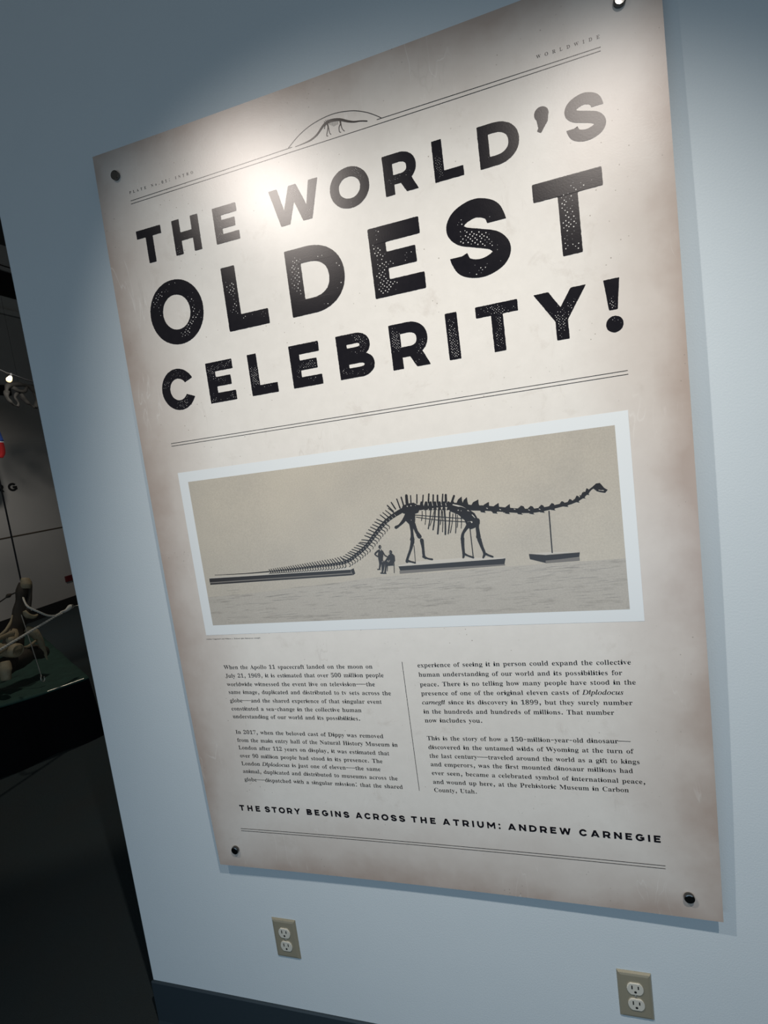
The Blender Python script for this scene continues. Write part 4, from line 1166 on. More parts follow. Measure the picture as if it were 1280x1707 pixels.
# streaks on the printed floor and below the plinths
rng = random.Random(5)
for k in range(260):
    u = rng.uniform(0.0, .90)
    top = 1.3330 + max(0, min(1, (u - .05) / .5)) * 0.024
    under = rng.random() < 0.45
    if under:
        u = rng.choice((rng.uniform(.33, .66), rng.uniform(.70, .86), rng.uniform(0.02, .30)))
        v = top - abs(rng.gauss(0, 0.010)) - 0.002 - (0.006 if u < .3 else 0)
    else:
        v = rng.uniform(1.268, top - 0.004)
    L = rng.uniform(0.006, 0.05)
    u2 = min(u + L, .912)
    w = rng.uniform(0.0003, 0.0009)
    ink.stroke([(u, v), ((u + u2) / 2, v + L * 0.02), (u2, v + L * 0.035)], [w * .4, w, w * .4], EPS + 0.00009, 1 if rng.random() < .72 else 2, ends=False)
ink.done('printed_floor', [M_FLOORPRINT, M_STREAK, M_LITEPRINT], photo)
MAIN = [
 ('lite','p',[-133,13809,260,13809,253,13775,-139,13778],[]),
 ('lite','p',[260,13809,646,13810,639,13772,253,13775],[]),
 ('lite','p',[646,13810,1027,13810,1019,13769,639,13772],[]),
 ('lite','p',[1027,13810,1401,13811,1394,13766,1019,13769],[]),
 ('lite','p',[1401,13811,1770,13812,1762,13763,1394,13766],[]),
 ('lite','p',[1770,13812,2133,13813,2124,13761,1762,13763],[]),
 ('lite','p',[2133,13813,2489,13813,2480,13758,2124,13761],[]),
 ('lite','p',[2489,13813,2840,13814,2831,13756,2480,13758],[]),
 ('lite','p',[2840,13814,3186,13816,3176,13754,2831,13756],[]),
 ('lite','p',[3186,13816,3526,13817,3516,13752,3176,13754],[]),
 ('mid','p',[-148,13788,245,13784,246,13635,-152,13636],[]),
 ('mid','p',[245,13784,632,13780,638,13635,246,13635],[]),
 ('mid','p',[632,13780,1013,13776,1024,13635,638,13635],[]),
 ('mid','p',[1013,13776,1387,13773,1404,13636,1024,13635],[]),
 ('mid','p',[1387,13773,1756,13770,1777,13636,1404,13636],[]),
 ('mid','p',[1756,13770,2119,13767,2144,13636,1777,13636],[]),
 ('mid','p',[2119,13767,2475,13764,2505,13637,2144,13636],[]),
 ('mid','p',[2475,13764,2827,13761,2861,13637,2505,13637],[]),
 ('mid','p',[2827,13761,3172,13759,3211,13638,2861,13637],[]),
 ('mid','p',[3172,13759,3512,13756,3555,13638,3211,13638],[]),
 ('dark','p',[-148,13788,245,13784,238,13693,-156,13694],[]),
 ('dark','p',[245,13784,632,13781,626,13693,238,13693],[]),
 ('dark','p',[632,13781,1013,13778,1007,13692,626,13693],[]),
 ('dark','p',[1013,13778,1388,13775,1382,13691,1007,13692],[]),
 ('dark','p',[1388,13775,1756,13772,1752,13691,1382,13691],[]),
 ('dark','p',[1756,13772,2119,13769,2115,13691,1752,13691],[]),
 ('dark','p',[2119,13769,2476,13767,2473,13690,2115,13691],[]),
 ('dark','p',[2476,13767,2827,13765,2824,13690,2473,13690],[]),
 ('dark','p',[2827,13765,3173,13762,3171,13690,2824,13690],[]),
 ('dark','p',[3173,13762,3513,13760,3511,13691,3171,13690],[]),
 ('dark','p',[-151,13667,244,13666,245,13631,-153,13631],[]),
 ('dark','p',[244,13666,633,13666,636,13630,245,13631],[]),
 ('dark','p',[633,13666,1016,13665,1022,13630,636,13630],[]),
 ('dark','p',[1016,13665,1393,13665,1401,13630,1022,13630],[]),
 ('dark','p',[1393,13665,1763,13664,1773,13630,1401,13630],[]),
 ('dark','p',[1763,13664,2128,13664,2140,13630,1773,13630],[]),
 ('dark','p',[2128,13664,2487,13664,2501,13630,2140,13630],[]),
 ('dark','p',[2487,13664,2840,13664,2856,13630,2501,13630],[]),
 ('dark','p',[2840,13664,3187,13664,3205,13630,2856,13630],[]),
 ('dark','p',[3187,13664,3529,13665,3549,13631,3205,13630],[]),
 ('dark','p',[3512,13756,3589,13788,3610,13668,3553,13630],[]),
 ('lite','p',[5033,13842,6027,13852,6906,13795,6909,13773,6265,13768,5540,13761,4626,13760,4620,13783],[]),
 ('dark','p',[4626,13765,4894,13767,4911,13660,4651,13661],[]),
 ('dark','p',[4894,13767,5158,13768,5168,13659,4911,13660],[]),
 ('dark','p',[5158,13768,5418,13769,5422,13659,5168,13659],[]),
 ('dark','p',[5418,13769,5675,13771,5672,13658,5422,13659],[]),
 ('dark','p',[5675,13771,5928,13772,5919,13658,5672,13658],[]),
 ('dark','p',[5928,13772,6179,13774,6163,13657,5919,13658],[]),
 ('dark','p',[6179,13774,6425,13775,6403,13657,6163,13657],[]),
 ('dark','p',[6425,13775,6669,13777,6641,13657,6403,13657],[]),
 ('dark','p',[6669,13777,6909,13778,6875,13656,6641,13657],[]),
 ('mid','p',[4634,13665,4897,13664,4897,13598,4633,13594],[]),
 ('mid','p',[4897,13664,5157,13663,5158,13602,4897,13598],[]),
 ('mid','p',[5157,13663,5413,13662,5415,13606,5158,13602],[]),
 ('mid','p',[5413,13662,5667,13662,5669,13610,5415,13606],[]),
 ('mid','p',[5667,13662,5916,13661,5919,13614,5669,13610],[]),
 ('mid','p',[5916,13661,6163,13660,6166,13619,5919,13614],[]),
 ('mid','p',[6163,13660,6406,13660,6410,13623,6166,13619],[]),
 ('mid','p',[6406,13660,6646,13659,6651,13627,6410,13623],[]),
 ('mid','p',[6646,13659,6884,13659,6889,13631,6651,13627],[]),
 ('lite','p',[7360,13845,7828,13843,8362,13809,7698,13793],[]),
 ('dark','p',[7377,13835,7698,13788,7683,13627,7387,13726],[]),
 ('dark','p',[7698,13788,8341,13797,8324,13706,7687,13675],[]),
 ('mid','p',[7687,13675,8328,13700,8327,13631,7682,13621],[]),
 ('dark','s',[7842,14666,7827,13830],[24,24]),
 ('bone','s',[17,13863,216,13859,853,13846,1517,13852,2073,13865,2704,13892,3145,13910,3452,13951,3684,14078,3962,14267,4203,14516,4482,14771,4743,14917,4952,15001,5040,15018,5296,14997,5551,15005,5802,15001,6026,14964,6207,14914,6362,14880,6573,14855,6807,14814,7064,14768,7280,14731,7532,14706,7785,14721,8035,14757,8282,14801,8481,14883,8635,15013,8708,15057],[9,11,17,28,40,52,61,71,75,79,83,87,96,105,114,104,94,93,111,129,110,110,100,95,90,85,75,66,61,52,39,34]),
 ('bone','s',[1517,13860,1506,13882,1495,13902],[32,21,19]),
 ('bone','s',[1516,13841,1529,13814,1478,13804],[23,19,14]),
 ('lite','s',[1497,13842,1495,13856],[8,8]),
 ('bone','s',[1574,13861,1561,13885,1549,13906],[31,21,19]),
 ('bone','s',[1572,13842,1586,13813,1535,13803],[23,19,14]),
 ('lite','s',[1554,13842,1552,13858],[8,8]),
 ('bone','s',[1631,13863,1617,13889,1604,13911],[31,21,19]),
 ('bone','s',[1629,13842,1643,13812,1592,13802],[23,19,14]),
 ('lite','s',[1611,13843,1608,13859],[8,8]),
 ('bone','s',[1688,13864,1673,13892,1659,13915],[31,21,19]),
 ('bone','s',[1686,13843,1700,13812,1649,13800],[23,19,14]),
 ('lite','s',[1668,13844,1666,13861],[8,8]),
 ('bone','s',[1746,13866,1730,13895,1716,13920],[31,21,19]),
 ('bone','s',[1744,13844,1757,13811,1707,13799],[23,19,14]),
 ('lite','s',[1726,13845,1724,13862],[8,8]),
 ('bone','s',[1804,13868,1788,13898,1772,13924],[31,21,18]),
 ('bone','s',[1802,13845,1815,13810,1765,13798],[23,19,14]),
 ('lite','s',[1784,13845,1782,13864],[8,8]),
 ('bone','s',[1862,13869,1845,13902,1829,13928],[31,21,18]),
 ('bone','s',[1861,13846,1874,13810,1824,13797],[23,19,14]),
 ('lite','s',[1842,13846,1840,13865],[8,8]),
 ('bone','s',[1921,13871,1904,13905,1887,13932],[31,21,18]),
 ('bone','s',[1920,13846,1933,13809,1882,13796],[23,18,14]),
 ('lite','s',[1901,13847,1899,13867],[8,8]),
 ('bone','s',[1980,13873,1962,13908,1944,13936],[31,21,18]),
 ('bone','s',[1979,13847,1992,13808,1942,13795],[23,18,14]),
 ('lite','s',[1960,13848,1959,13868],[8,8]),
 ('bone','s',[2040,13874,2021,13911,2003,13941],[31,21,18]),
 ('bone','s',[2039,13848,2051,13808,2001,13793],[23,18,14]),
 ('lite','s',[2020,13849,2018,13870],[8,8]),
 ('bone','s',[2100,13877,2079,13915,2059,13945],[31,21,18]),
 ('bone','s',[2099,13850,2113,13808,2063,13792],[23,18,14]),
 ('lite','s',[2081,13850,2079,13871],[8,8]),
 ('bone','s',[2161,13880,2139,13919,2119,13950],[31,21,18]),
 ('bone','s',[2160,13852,2173,13808,2124,13792],[23,18,14]),
 ('lite','s',[2142,13852,2139,13874],[8,8]),
 ('bone','s',[2222,13883,2200,13923,2178,13955],[31,21,18]),
 ('bone','s',[2221,13854,2235,13809,2185,13792],[23,18,14]),
 ('lite','s',[2203,13854,2200,13877],[8,8]),
 ('bone','s',[2283,13886,2260,13928,2238,13961],[31,21,18]),
 ('bone','s',[2282,13856,2296,13810,2247,13793],[23,18,14]),
 ('lite','s',[2264,13856,2262,13880],[8,8]),
 ('bone','s',[2345,13889,2322,13932,2299,13966],[31,21,18]),
 ('bone','s',[2344,13858,2358,13811,2309,13793],[22,18,14]),
 ('lite','s',[2326,13859,2324,13883],[8,8]),
 ('bone','s',[2408,13892,2383,13937,2359,13971],[31,21,18]),
 ('bone','s',[2407,13861,2420,13811,2371,13793],[22,18,14]),
 ('lite','s',[2389,13861,2386,13886],[8,8]),
 ('bone','s',[2471,13895,2445,13941,2421,13977],[31,21,18]),
 ('bone','s',[2469,13863,2483,13812,2434,13793],[22,18,14]),
 ('lite','s',[2451,13863,2449,13889],[8,8]),
 ('bone','s',[2534,13898,2508,13946,2482,13982],[31,21,18]),
 ('bone','s',[2533,13865,2546,13813,2497,13793],[22,18,14]),
 ('lite','s',[2515,13866,2513,13892],[8,8]),
 ('bone','s',[2597,13901,2571,13950,2545,13988],[31,21,18]),
 ('bone','s',[2596,13867,2610,13813,2561,13794],[22,18,14]),
 ('lite','s',[2578,13868,2576,13895],[8,8]),
 ('bone','s',[2662,13904,2634,13955,2607,13993],[31,21,18]),
 ('bone','s',[2660,13870,2674,13814,2625,13794],[22,18,14]),
 ('lite','s',[2643,13870,2640,13898],[8,8]),
 ('bone','s',[2726,13907,2698,13959,2670,13999],[31,21,18]),
 ('bone','s',[2725,13872,2738,13815,2690,13794],[22,18,14]),
 ('lite','s',[2707,13873,2705,13901],[8,8]),
 ('bone','s',[2791,13910,2762,13964,2734,14005],[31,21,18]),
 ('bone','s',[2790,13874,2803,13815,2755,13794],[22,18,14]),
 ('lite','s',[2772,13875,2770,13903],[8,8]),
 ('bone','s',[2856,13913,2827,13969,2798,14010],[31,21,18]),
 ('bone','s',[2855,13876,2868,13816,2820,13794],[22,18,14]),
 ('lite','s',[2838,13877,2836,13906],[8,8]),
 ('bone','s',[2922,13916,2892,13973,2862,14016],[30,21,18]),
 ('bone','s',[2921,13878,2934,13816,2886,13794],[22,18,14]),
 ('lite','s',[2903,13879,2901,13909],[8,8]),
 ('bone','s',[2988,13919,2957,13978,2927,14022],[30,21,18]),
 ('bone','s',[2987,13880,3000,13817,2952,13794],[22,18,14]),
 ('lite','s',[2970,13881,2968,13912],[8,8]),
 ('bone','s',[3055,13923,3023,13983,2992,14027],[30,21,18]),
 ('bone','s',[3054,13883,3067,13817,3019,13793],[22,18,14]),
 ('lite','s',[3036,13883,3034,13915],[8,8]),
 ('bone','s',[3122,13926,3090,13988,3058,14033],[30,21,18]),
 ('bone','s',[3121,13885,3134,13818,3086,13793],[22,18,14]),
 ('lite','s',[3104,13886,3102,13918],[8,8]),
 ('bone','s',[3188,13933,3148,13993,3111,14036],[30,21,18]),
 ('bone','s',[3191,13891,3211,13824,3166,13795],[22,18,14]),
 ('lite','s',[3174,13890,3168,13924],[8,8]),
 ('bone','s',[3256,13942,3215,14004,3177,14048],[30,21,18]),
 ('bone','s',[3259,13899,3279,13830,3234,13801],[22,18,14]),
 ('lite','s',[3242,13899,3236,13933],[8,8]),
 ('bone','s',[3324,13952,3282,14015,3243,14060],[30,21,18]),
 ('bone','s',[3327,13907,3347,13836,3303,13807],[22,18,14]),
 ('lite','s',[3310,13907,3304,13942],[8,8]),
 ('bone','s',[3393,13962,3350,14027,3310,14072],[30,21,18]),
 ('bone','s',[3396,13916,3416,13843,3372,13812],[22,18,14]),
 ('lite','s',[3379,13915,3373,13952],[8,8]),
 ('bone','s',[3453,13973,3382,14016,3326,14043],[30,20,18]),
 ('bone','s',[3476,13932,3526,13872,3497,13829],[22,18,14]),
 ('lite','s',[3460,13925,3439,13956],[8,8]),
 ('bone','s',[3515,14007,3443,14052,3386,14079],[30,20,18]),
 ('bone','s',[3538,13965,3589,13905,3560,13860],[22,18,14]),
 ('lite','s',[3522,13959,3501,13991],[8,7]),
 ('bone','s',[3577,14042,3504,14087,3446,14115],[30,20,18]),
 ('bone','s',[3601,13999,3652,13937,3624,13892],[22,18,14]),
 ('lite','s',[3585,13993,3563,14025],[7,7]),
 ('bone','s',[3640,14077,3565,14123,3506,14151],[30,20,18]),
 ('bone','s',[3664,14033,3716,13970,3688,13925],[22,18,14]),
 ('lite','s',[3648,14027,3626,14060],[7,7]),
 ('bone','s',[3700,14113,3618,14152,3555,14175],[30,20,18]),
 ('bone','s',[3729,14072,3788,14013,3766,13965],[22,18,14]),
 ('lite','s',[3713,14064,3688,14095],[7,7]),
 ('bone','s',[3760,14154,3676,14194,3612,14217],[30,20,18]),
 ('bone','s',[3789,14113,3850,14052,3828,14004],[22,18,14]),
 ('lite','s',[3774,14105,3748,14136],[7,7]),
 ('bone','s',[3820,14196,3735,14236,3670,14260],[30,20,18]),
 ('bone','s',[3850,14153,3911,14092,3889,14043],[22,18,13]),
 ('lite','s',[3834,14146,3808,14178],[7,7]),
 ('bone','s',[3880,14237,3794,14278,3728,14302],[30,20,17]),
 ('bone','s',[3911,14194,3973,14131,3952,14082],[21,17,13]),
 ('lite','s',[3895,14187,3869,14219],[7,7]),
 ('bone','s',[3941,14279,3854,14321,3786,14345],[29,20,17]),
 ('bone','s',[3972,14236,4035,14171,4014,14122],[21,17,13]),
 ('lite','s',[3957,14228,3930,14261],[7,7]),
 ('bone','s',[3990,14327,3892,14350,3819,14360],[29,20,17]),
 ('bone','s',[4030,14292,4108,14241,4100,14189],[21,17,13]),
 ('lite','s',[4017,14281,3983,14308],[7,7]),
 ('bone','s',[4042,14381,3942,14404,3867,14414],[29,20,17]),
 ('bone','s',[4082,14345,4160,14294,4152,14242],[21,17,13]),
 ('lite','s',[4069,14334,4035,14361],[7,7]),
 ('bone','s',[4093,14435,4009,14476,3951,14504],[29,20,17]),
 ('bone','s',[4135,14398,4213,14347,4204,14296],[21,17,13]),
 ('lite','s',[4121,14388,4086,14415],[7,7]),
 ('bone','s',[4146,14489,4060,14531,4001,14559],[29,20,17]),
 ('bone','s',[4187,14452,4265,14401,4257,14349],[21,17,13]),
 ('lite','s',[4174,14442,4139,14469],[7,7]),
 ('bone','s',[4200,14544,4117,14593,4059,14625],[29,20,17]),
 ('bone','s',[4239,14504,4313,14448,4301,14396],[21,17,13]),
 ('lite','s',[4225,14494,4192,14524],[7,7]),
 ('bone','s',[4256,14595,4172,14645,4113,14678],[29,20,17]),
 ('bone','s',[4296,14555,4370,14499,4358,14448],[21,17,13]),
 ('lite','s',[4282,14545,4248,14576],[7,7]),
 ('bone','s',[4313,14647,4227,14698,4167,14731],[29,20,17]),
 ('bone','s',[4353,14606,4427,14550,4415,14499],[21,17,13]),
 ('lite','s',[4339,14597,4305,14628],[7,7]),
 ('bone','s',[4370,14699,4283,14751,4222,14785],[29,20,17]),
 ('bone','s',[4410,14658,4484,14601,4472,14551],[21,17,13]),
 ('lite','s',[4396,14649,4362,14680],[7,7]),
 ('bone','s',[4427,14752,4339,14804,4277,14838],[29,20,17]),
 ('bone','s',[4468,14710,4541,14653,4530,14603],[21,17,13]),
 ('lite','s',[4454,14701,4419,14732],[7,7]),
 ('bone','s',[4493,14804,4421,14875,4368,14925],[29,20,17]),
 ('lite','s',[4506,14746,4481,14786],[7,7]),
 ('bone','s',[4561,14843,4488,14916,4435,14966],[29,20,17]),
 ('lite','s',[4576,14784,4549,14825],[7,7]),
 ('bone','s',[4630,14882,4556,14957,4501,15008],[29,19,17]),
 ('lite','s',[4646,14822,4619,14864],[7,7]),
 ('bone','s',[4699,14921,4624,14998,4569,15049],[28,19,17]),
 ('lite','s',[4716,14860,4688,14903],[7,7]),
 ('bone','s',[4556,15114,4670,14974],[25,29]),
 ('bone','s',[4652,15170,4726,15020],[25,29]),
 ('bone','s',[4783,15227,4830,15029],[25,29]),
 ('bone','s',[4884,15259,4916,15063],[28,32]),
 ('bone','s',[5002,15281,4995,15112],[56,64]),
 ('bone','s',[5093,15271,5080,15103],[22,26]),
 ('bone','s',[5231,15276,5208,15096],[25,29]),
 ('bone','s',[5364,15251,5333,15092],[25,29]),
 ('bone','s',[5487,15263,5456,15079],[30,35]),
 ('bone','s',[5579,15233,5554,15069],[30,35]),
 ('bone','s',[5667,15216,5649,15068],[33,38]),
 ('bone','s',[5779,15226,5747,15049],[27,32]),
 ('bone','s',[5840,15206,5827,15069],[44,50]),
 ('bone','s',[6009,15168,5937,15016],[41,47]),
 ('bone','p',[5271,15070,5295,15124,5334,15120,5344,15062,5321,15017,5334,14943,5248,14940,5282,15021],[]),
 ('lite','s',[5346,15082,5350,15025],[11,11]),
 ('bone','p',[5366,15060,5390,15114,5429,15110,5439,15053,5416,15007,5430,14933,5344,14930,5377,15011],[]),
 ('lite','s',[5441,15072,5446,15016],[11,11]),
 ('bone','p',[5461,15051,5485,15104,5524,15100,5533,15043,5511,14998,5524,14924,5439,14921,5472,15002],[]),
 ('lite','s',[5536,15062,5540,15006],[11,11]),
 ('bone','p',[5556,15041,5579,15094,5618,15090,5628,15034,5605,14988,5619,14915,5534,14912,5567,14992],[]),
 ('lite','s',[5630,15053,5634,14997],[11,11]),
 ('bone','p',[5650,15031,5673,15085,5712,15081,5721,15024,5699,14979,5713,14905,5629,14902,5661,14983],[]),
 ('lite','s',[5724,15043,5728,14987],[11,11]),
 ('bone','p',[5743,15022,5767,15075,5805,15071,5815,15015,5793,14970,5806,14896,5722,14893,5754,14974],[]),
 ('lite','s',[5817,15034,5822,14978],[11,11]),
 ('bone','p',[5837,15012,5860,15065,5898,15062,5908,15005,5886,14960,5899,14887,5816,14884,5848,14964],[]),
 ('lite','s',[5910,15024,5914,14969],[11,11]),
 ('bone','p',[5929,15003,5952,15056,5990,15052,6000,14996,5978,14951,5992,14878,5909,14875,5940,14955],[]),
 ('lite','s',[6002,15015,6007,14959],[11,11]),
 ('bone','p',[6164,15136,6163,15054,6177,14970,6019,14969,6083,15084],[]),
 ('bone','p',[6270,15114,6269,15032,6283,14948,6142,14946,6199,15061],[]),
 ('bone','p',[6493,15041,6492,14960,6507,14877,6297,14881,6381,14993],[]),
 ('bone','p',[6698,14971,6697,14890,6712,14807,6515,14810,6594,14922],[]),
 ('bone','p',[6890,14930,6890,14849,6904,14767,6726,14768,6797,14880],[]),
 ('bone','p',[7107,14887,7106,14806,7121,14724,6960,14724,7024,14836],[]),
 ('bone','p',[7326,14833,7365,14813,7398,14756,7351,14724,7203,14727,7274,14795],[]),
 ('bone','p',[7507,14809,7546,14790,7573,14734,7532,14701,7395,14703,7460,14771],[]),
 ('bone','p',[7708,14810,7746,14791,7768,14736,7733,14702,7608,14704,7667,14772],[]),
 ('bone','p',[7908,14824,7946,14805,7965,14751,7933,14717,7814,14718,7870,14786],[]),
 ('bone','p',[8096,14844,8134,14825,8148,14771,8121,14738,8013,14738,8064,14806],[]),
 ('bone','p',[8245,14871,8282,14851,8294,14798,8269,14765,8167,14764,8215,14832],[]),
 ('bone','p',[8379,14924,8416,14905,8423,14852,8404,14818,8312,14817,8354,14885],[]),
 ('bone','p',[8489,14979,8526,14960,8528,14908,8514,14874,8432,14872,8469,14940],[]),
 ('bone','p',[8566,15047,8602,15028,8598,14978,8591,14943,8524,14939,8553,15008],[]),
 ('bone','p',[6496,14834,6622,14816,6596,14775,6620,14754,6521,14777],[]),
 ('bone','p',[6730,14792,6855,14774,6829,14734,6853,14712,6756,14735],[]),
 ('bone','p',[6976,14760,7099,14743,7074,14702,7098,14681,7002,14704],[]),
 ('bone','p',[7218,14726,7340,14709,7315,14668,7339,14647,7244,14670],[]),
 ('bone','p',[7447,14709,7566,14692,7542,14652,7566,14631,7472,14653],[]),
 ('bone','p',[7650,14721,7768,14704,7744,14664,7767,14644,7674,14666],[]),
 ('bone','p',[7852,14749,7969,14732,7945,14692,7968,14672,7876,14694],[]),
 ('bone','p',[8102,14792,8217,14775,8194,14736,8216,14715,8126,14737],[]),
 ('bone','p',[8314,14858,8427,14842,8405,14803,8427,14782,8338,14804],[]),
 ('bone','p',[8427,14924,8540,14907,8518,14868,8540,14848,8451,14870],[]),
 ('bone','p',[8504,14985,8616,14968,8594,14929,8616,14909,8528,14931],[]),
 ('lite','s',[6641,14850,6661,14837],[13,13]),
 ('lite','s',[6899,14797,6919,14784],[13,13]),
 ('lite','s',[7183,14777,7202,14765],[13,13]),
 ('lite','s',[7459,14734,7478,14722],[13,13]),
 ('lite','s',[7661,14731,7679,14718],[13,13]),
 ('bone','p',[8656,15048,8706,15088,8746,15119,8812,15122,8850,15067,8881,15018,8940,14976,8890,14926,8812,14945,8744,14972,8705,15017],[]),
 ('lite','s',[8785,14988,8865,14969],[13,13]),
 ('bone','p',[4857,14990,4887,15066,4994,15106,5139,15114,5223,15055,5258,14973,5214,14892,5107,14869,4979,14881,4881,14910],[]),
 ('lite','s',[4920,14983,5036,14989,5174,15049],[11,25,14]),
 ('lite','s',[4992,15050,5074,15053],[25,25]),
 ('bone','s',[4964,14874,4875,14754,4766,14661,4685,14622],[90,74,46,68]),
 ('bone','p',[4914,14893,5142,14871,5121,14703,5071,14633,4993,14652,4913,14750],[]),
 ('lite','s',[5043,14863,5039,14739],[11,11]),
 ('bone','s',[5031,14682,5024,14512,5018,14397,5009,14326],[96,57,68,103]),
 ('bone','s',[5081,14664,5118,14503,5174,14379],[85,68,96]),
 ('lite','s',[5098,14434,5100,14362],[23,23]),
 ('bone','s',[5009,14283,4946,14115,4855,13933,4831,13857],[86,57,52,64]),
 ('bone','s',[4833,13877,4917,13845,5007,13815],[64,35,40]),
 ('bone','s',[5213,14295,5220,14123,5217,13965,5244,13905],[85,57,57,51]),
 ('bone','s',[5205,13937,5299,13887,5388,13864],[57,34,40]),
 ('bone','s',[5029,14195,5015,13835],[14,14]),
 ('bone','p',[5857,15046,5972,15035,6127,14956,6291,14849,6390,14765,6434,14659,6478,14617,6469,14538,6356,14465,6258,14438,6200,14521,6167,14640,6051,14770,5882,14861],[]),
 ('lite','s',[5966,14986,6124,14928,6237,14854,6321,14758,6387,14669],[22,33,25,22,11]),
 ('lite','s',[6061,14860,6119,14843],[22,16]),
 ('lite','s',[6242,14586,6307,14586],[38,38]),
 ('bone','s',[6258,14557,6180,14467,6109,14376,6084,14303],[99,66,55,66]),
 ('bone','s',[6426,14611,6411,14474,6415,14336,6412,14267],[104,71,77,99]),
 ('bone','s',[6080,14267,6070,14085,6069,13931,6050,13856],[78,61,56,39]),
 ('bone','s',[6065,13945,6155,13888,6259,13841],[56,34,39]),
 ('bone','s',[6423,14219,6459,14055,6497,13913,6461,13827],[88,61,55,39]),
 ('bone','s',[6493,13919,6573,13869,6655,13830],[55,39,39]),
 ('bone','s',[6259,14446,6258,13836],[19,20]),
 ('bone','s',[5299,14912,5288,14815,5260,14718],[17,15,15]),
 ('bone','s',[5377,14919,5361,14772,5329,14627],[17,15,15]),
 ('bone','s',[5494,14949,5448,14740,5385,14531],[25,23,23]),
 ('bone','s',[5585,14940,5543,14720,5484,14500],[30,28,28]),
 ('bone','s',[5657,14905,5624,14656,5574,14407],[39,35,35]),
 ('bone','s',[5715,14900,5691,14748,5650,14598],[19,17,18]),
 ('bone','s',[5775,14894,5763,14637,5733,14380],[36,32,33]),
 ('bone','s',[5883,14841,5848,14615,5796,14388],[28,25,25]),
 ('bone','s',[5943,14794,5901,14600,5842,14407],[19,17,18]),
 ('bone','s',[5998,14789,5983,14589,5951,14389],[22,20,20]),
 ('bone','s',[6033,14758,6023,14631,5998,14505],[16,15,15]),
 ('bone','s',[6105,14718,6099,14599,6078,14482],[16,15,15]),
 ('bone','s',[5731,14870,5713,14655,5679,14441],[19,17,18]),
 ('bone','s',[5551,14888,5499,14738,5429,14590],[14,13,13]),
 ('bone','s',[5134,14849,5662,14759,6181,14672],[14,14,14]),
 ('bone','s',[5156,14802,5653,14687,6195,14604],[14,14,14]),
 ('dark','p',[4228,14165,4284,14172,4314,14129,4317,14023,4296,13953,4194,13961,4195,14055],[]),
 ('dark','s',[4226,14147,4130,14072,4200,14008],[38,35,29]),
 ('dark','s',[4307,14123,4349,14032,4403,13993],[35,29,26]),
 ('dark','s',[4225,13964,4220,13846,4187,13736],[70,44,32]),
 ('dark','s',[4267,13961,4268,13843,4250,13708],[64,44,32]),
 ('dark','p',[4297,14221,4291,14203,4279,14188,4265,14181,4251,14182,4239,14191,4231,14207,4231,14226,4237,14245,4248,14259,4262,14267,4277,14266,4289,14256,4296,14240],[]),
 ('mid','s',[4274,14208,4280,14234],[17,17]),
 ('lite','s',[4268,14168,4269,14132],[15,9]),
 ('dark','p',[4445,14037,4525,14054,4572,14004,4569,13893,4519,13832,4418,13833,4404,13951],[]),
 ('dark','s',[4454,14012,4383,13929,4341,13891],[47,41,29]),
 ('dark','s',[4492,13851,4372,13854,4301,13864],[76,70,53]),
 ('dark','s',[4308,13870,4280,13753,4234,13638],[53,41,38]),
 ('dark','s',[4360,13854,4332,13738,4301,13639],[53,41,38]),
 ('dark','p',[4527,14086,4521,14068,4509,14053,4493,14046,4478,14047,4465,14056,4457,14072,4456,14092,4462,14110,4474,14125,4489,14132,4505,14131,4518,14121,4526,14105],[]),
 ('mid','s',[4475,14075,4472,14099],[17,17]),
 ('dark','s',[4365,13801,4533,13801],[23,23]),
 ('dark','s',[4542,13912,4512,13626],[17,15]),
 ('dark','s',[4383,13800,4360,13677],[15,15]),
 ('dark','s',[4143,13727,4203,13723],[21,21]),
 ('dark','s',[4204,13640,4323,13626],[24,24]),
 ('mid','s',[4275,13890,4325,13904],[23,23]),
 ('mid','s',[4411,13874,4446,13907],[23,23])]
draw(MAIN, EPS + 0.00012).done('skeleton_print', [TONE[k] for k in ('bone', 'dark', 'mid', 'lite')], photo)


# ---- standoffs that pin the corners
def lathe(bm, centre, prof, segs=28):
    """prof: (radius, distance out of the wall towards -y)"""
    rings = []
    for r, d in prof:
        if r < 1e-6:
            rings.append([bm.verts.new(centre + Vector((0, -d, 0)))])
        else:
            rings.append([bm.verts.new(centre + Vector((r * math.cos(2 * math.pi * k / segs), -d, r * math.sin(2 * math.pi * k / segs))))
                          for k in range(segs)])
    for a, b_ in zip(rings, rings[1:]):
        for k in range(segs):
            k2 = (k + 1) % segs
            if len(a) == 1:
                bm.faces.new((a[0], b_[k2], b_[k]))
            elif len(b_) == 1:
                bm.faces.new((a[k], a[k2], b_[0]))
            else:
                bm.faces.new((a[k], a[k2], b_[k2], b_[k]))
    bmesh.ops.recalc_face_normals(bm, faces=bm.faces)


for u, v in ((-.0845, 2.3300), (.9785, 2.3270), (-.0825, .6445), (.9830, .6440)):
    d = depth(u, v)
    so = thing('standoff', (u, 0, v), '', '')
    del so['label'], so['category']
    so.parent = poster
    so.location = Vector((u, 0, v)) - PORG
    bm = bmesh.new()
    lathe(bm, Vector((u, 0, v)), [(0, 0.0), (0.0095, 0.0), (0.0095, d - 0.0042), (0, d - 0.0042)])
    link_mesh('barrel', bm, M_NICKEL, parent=so)
    bm = bmesh.new()
    lathe(bm, Vector((u, 0, v)), [(0, d + 0.0003), (0.0095, d + 0.0003), (0.0102, d + 0.0015), (0.0102, d + 0.0062), (0.0096, d + 0.0076), (0.0082, d + 0.0082), (0, d + 0.0084)])
    cap = link_mesh('cap', bm, M_NICKEL, parent=so, smooth=False)


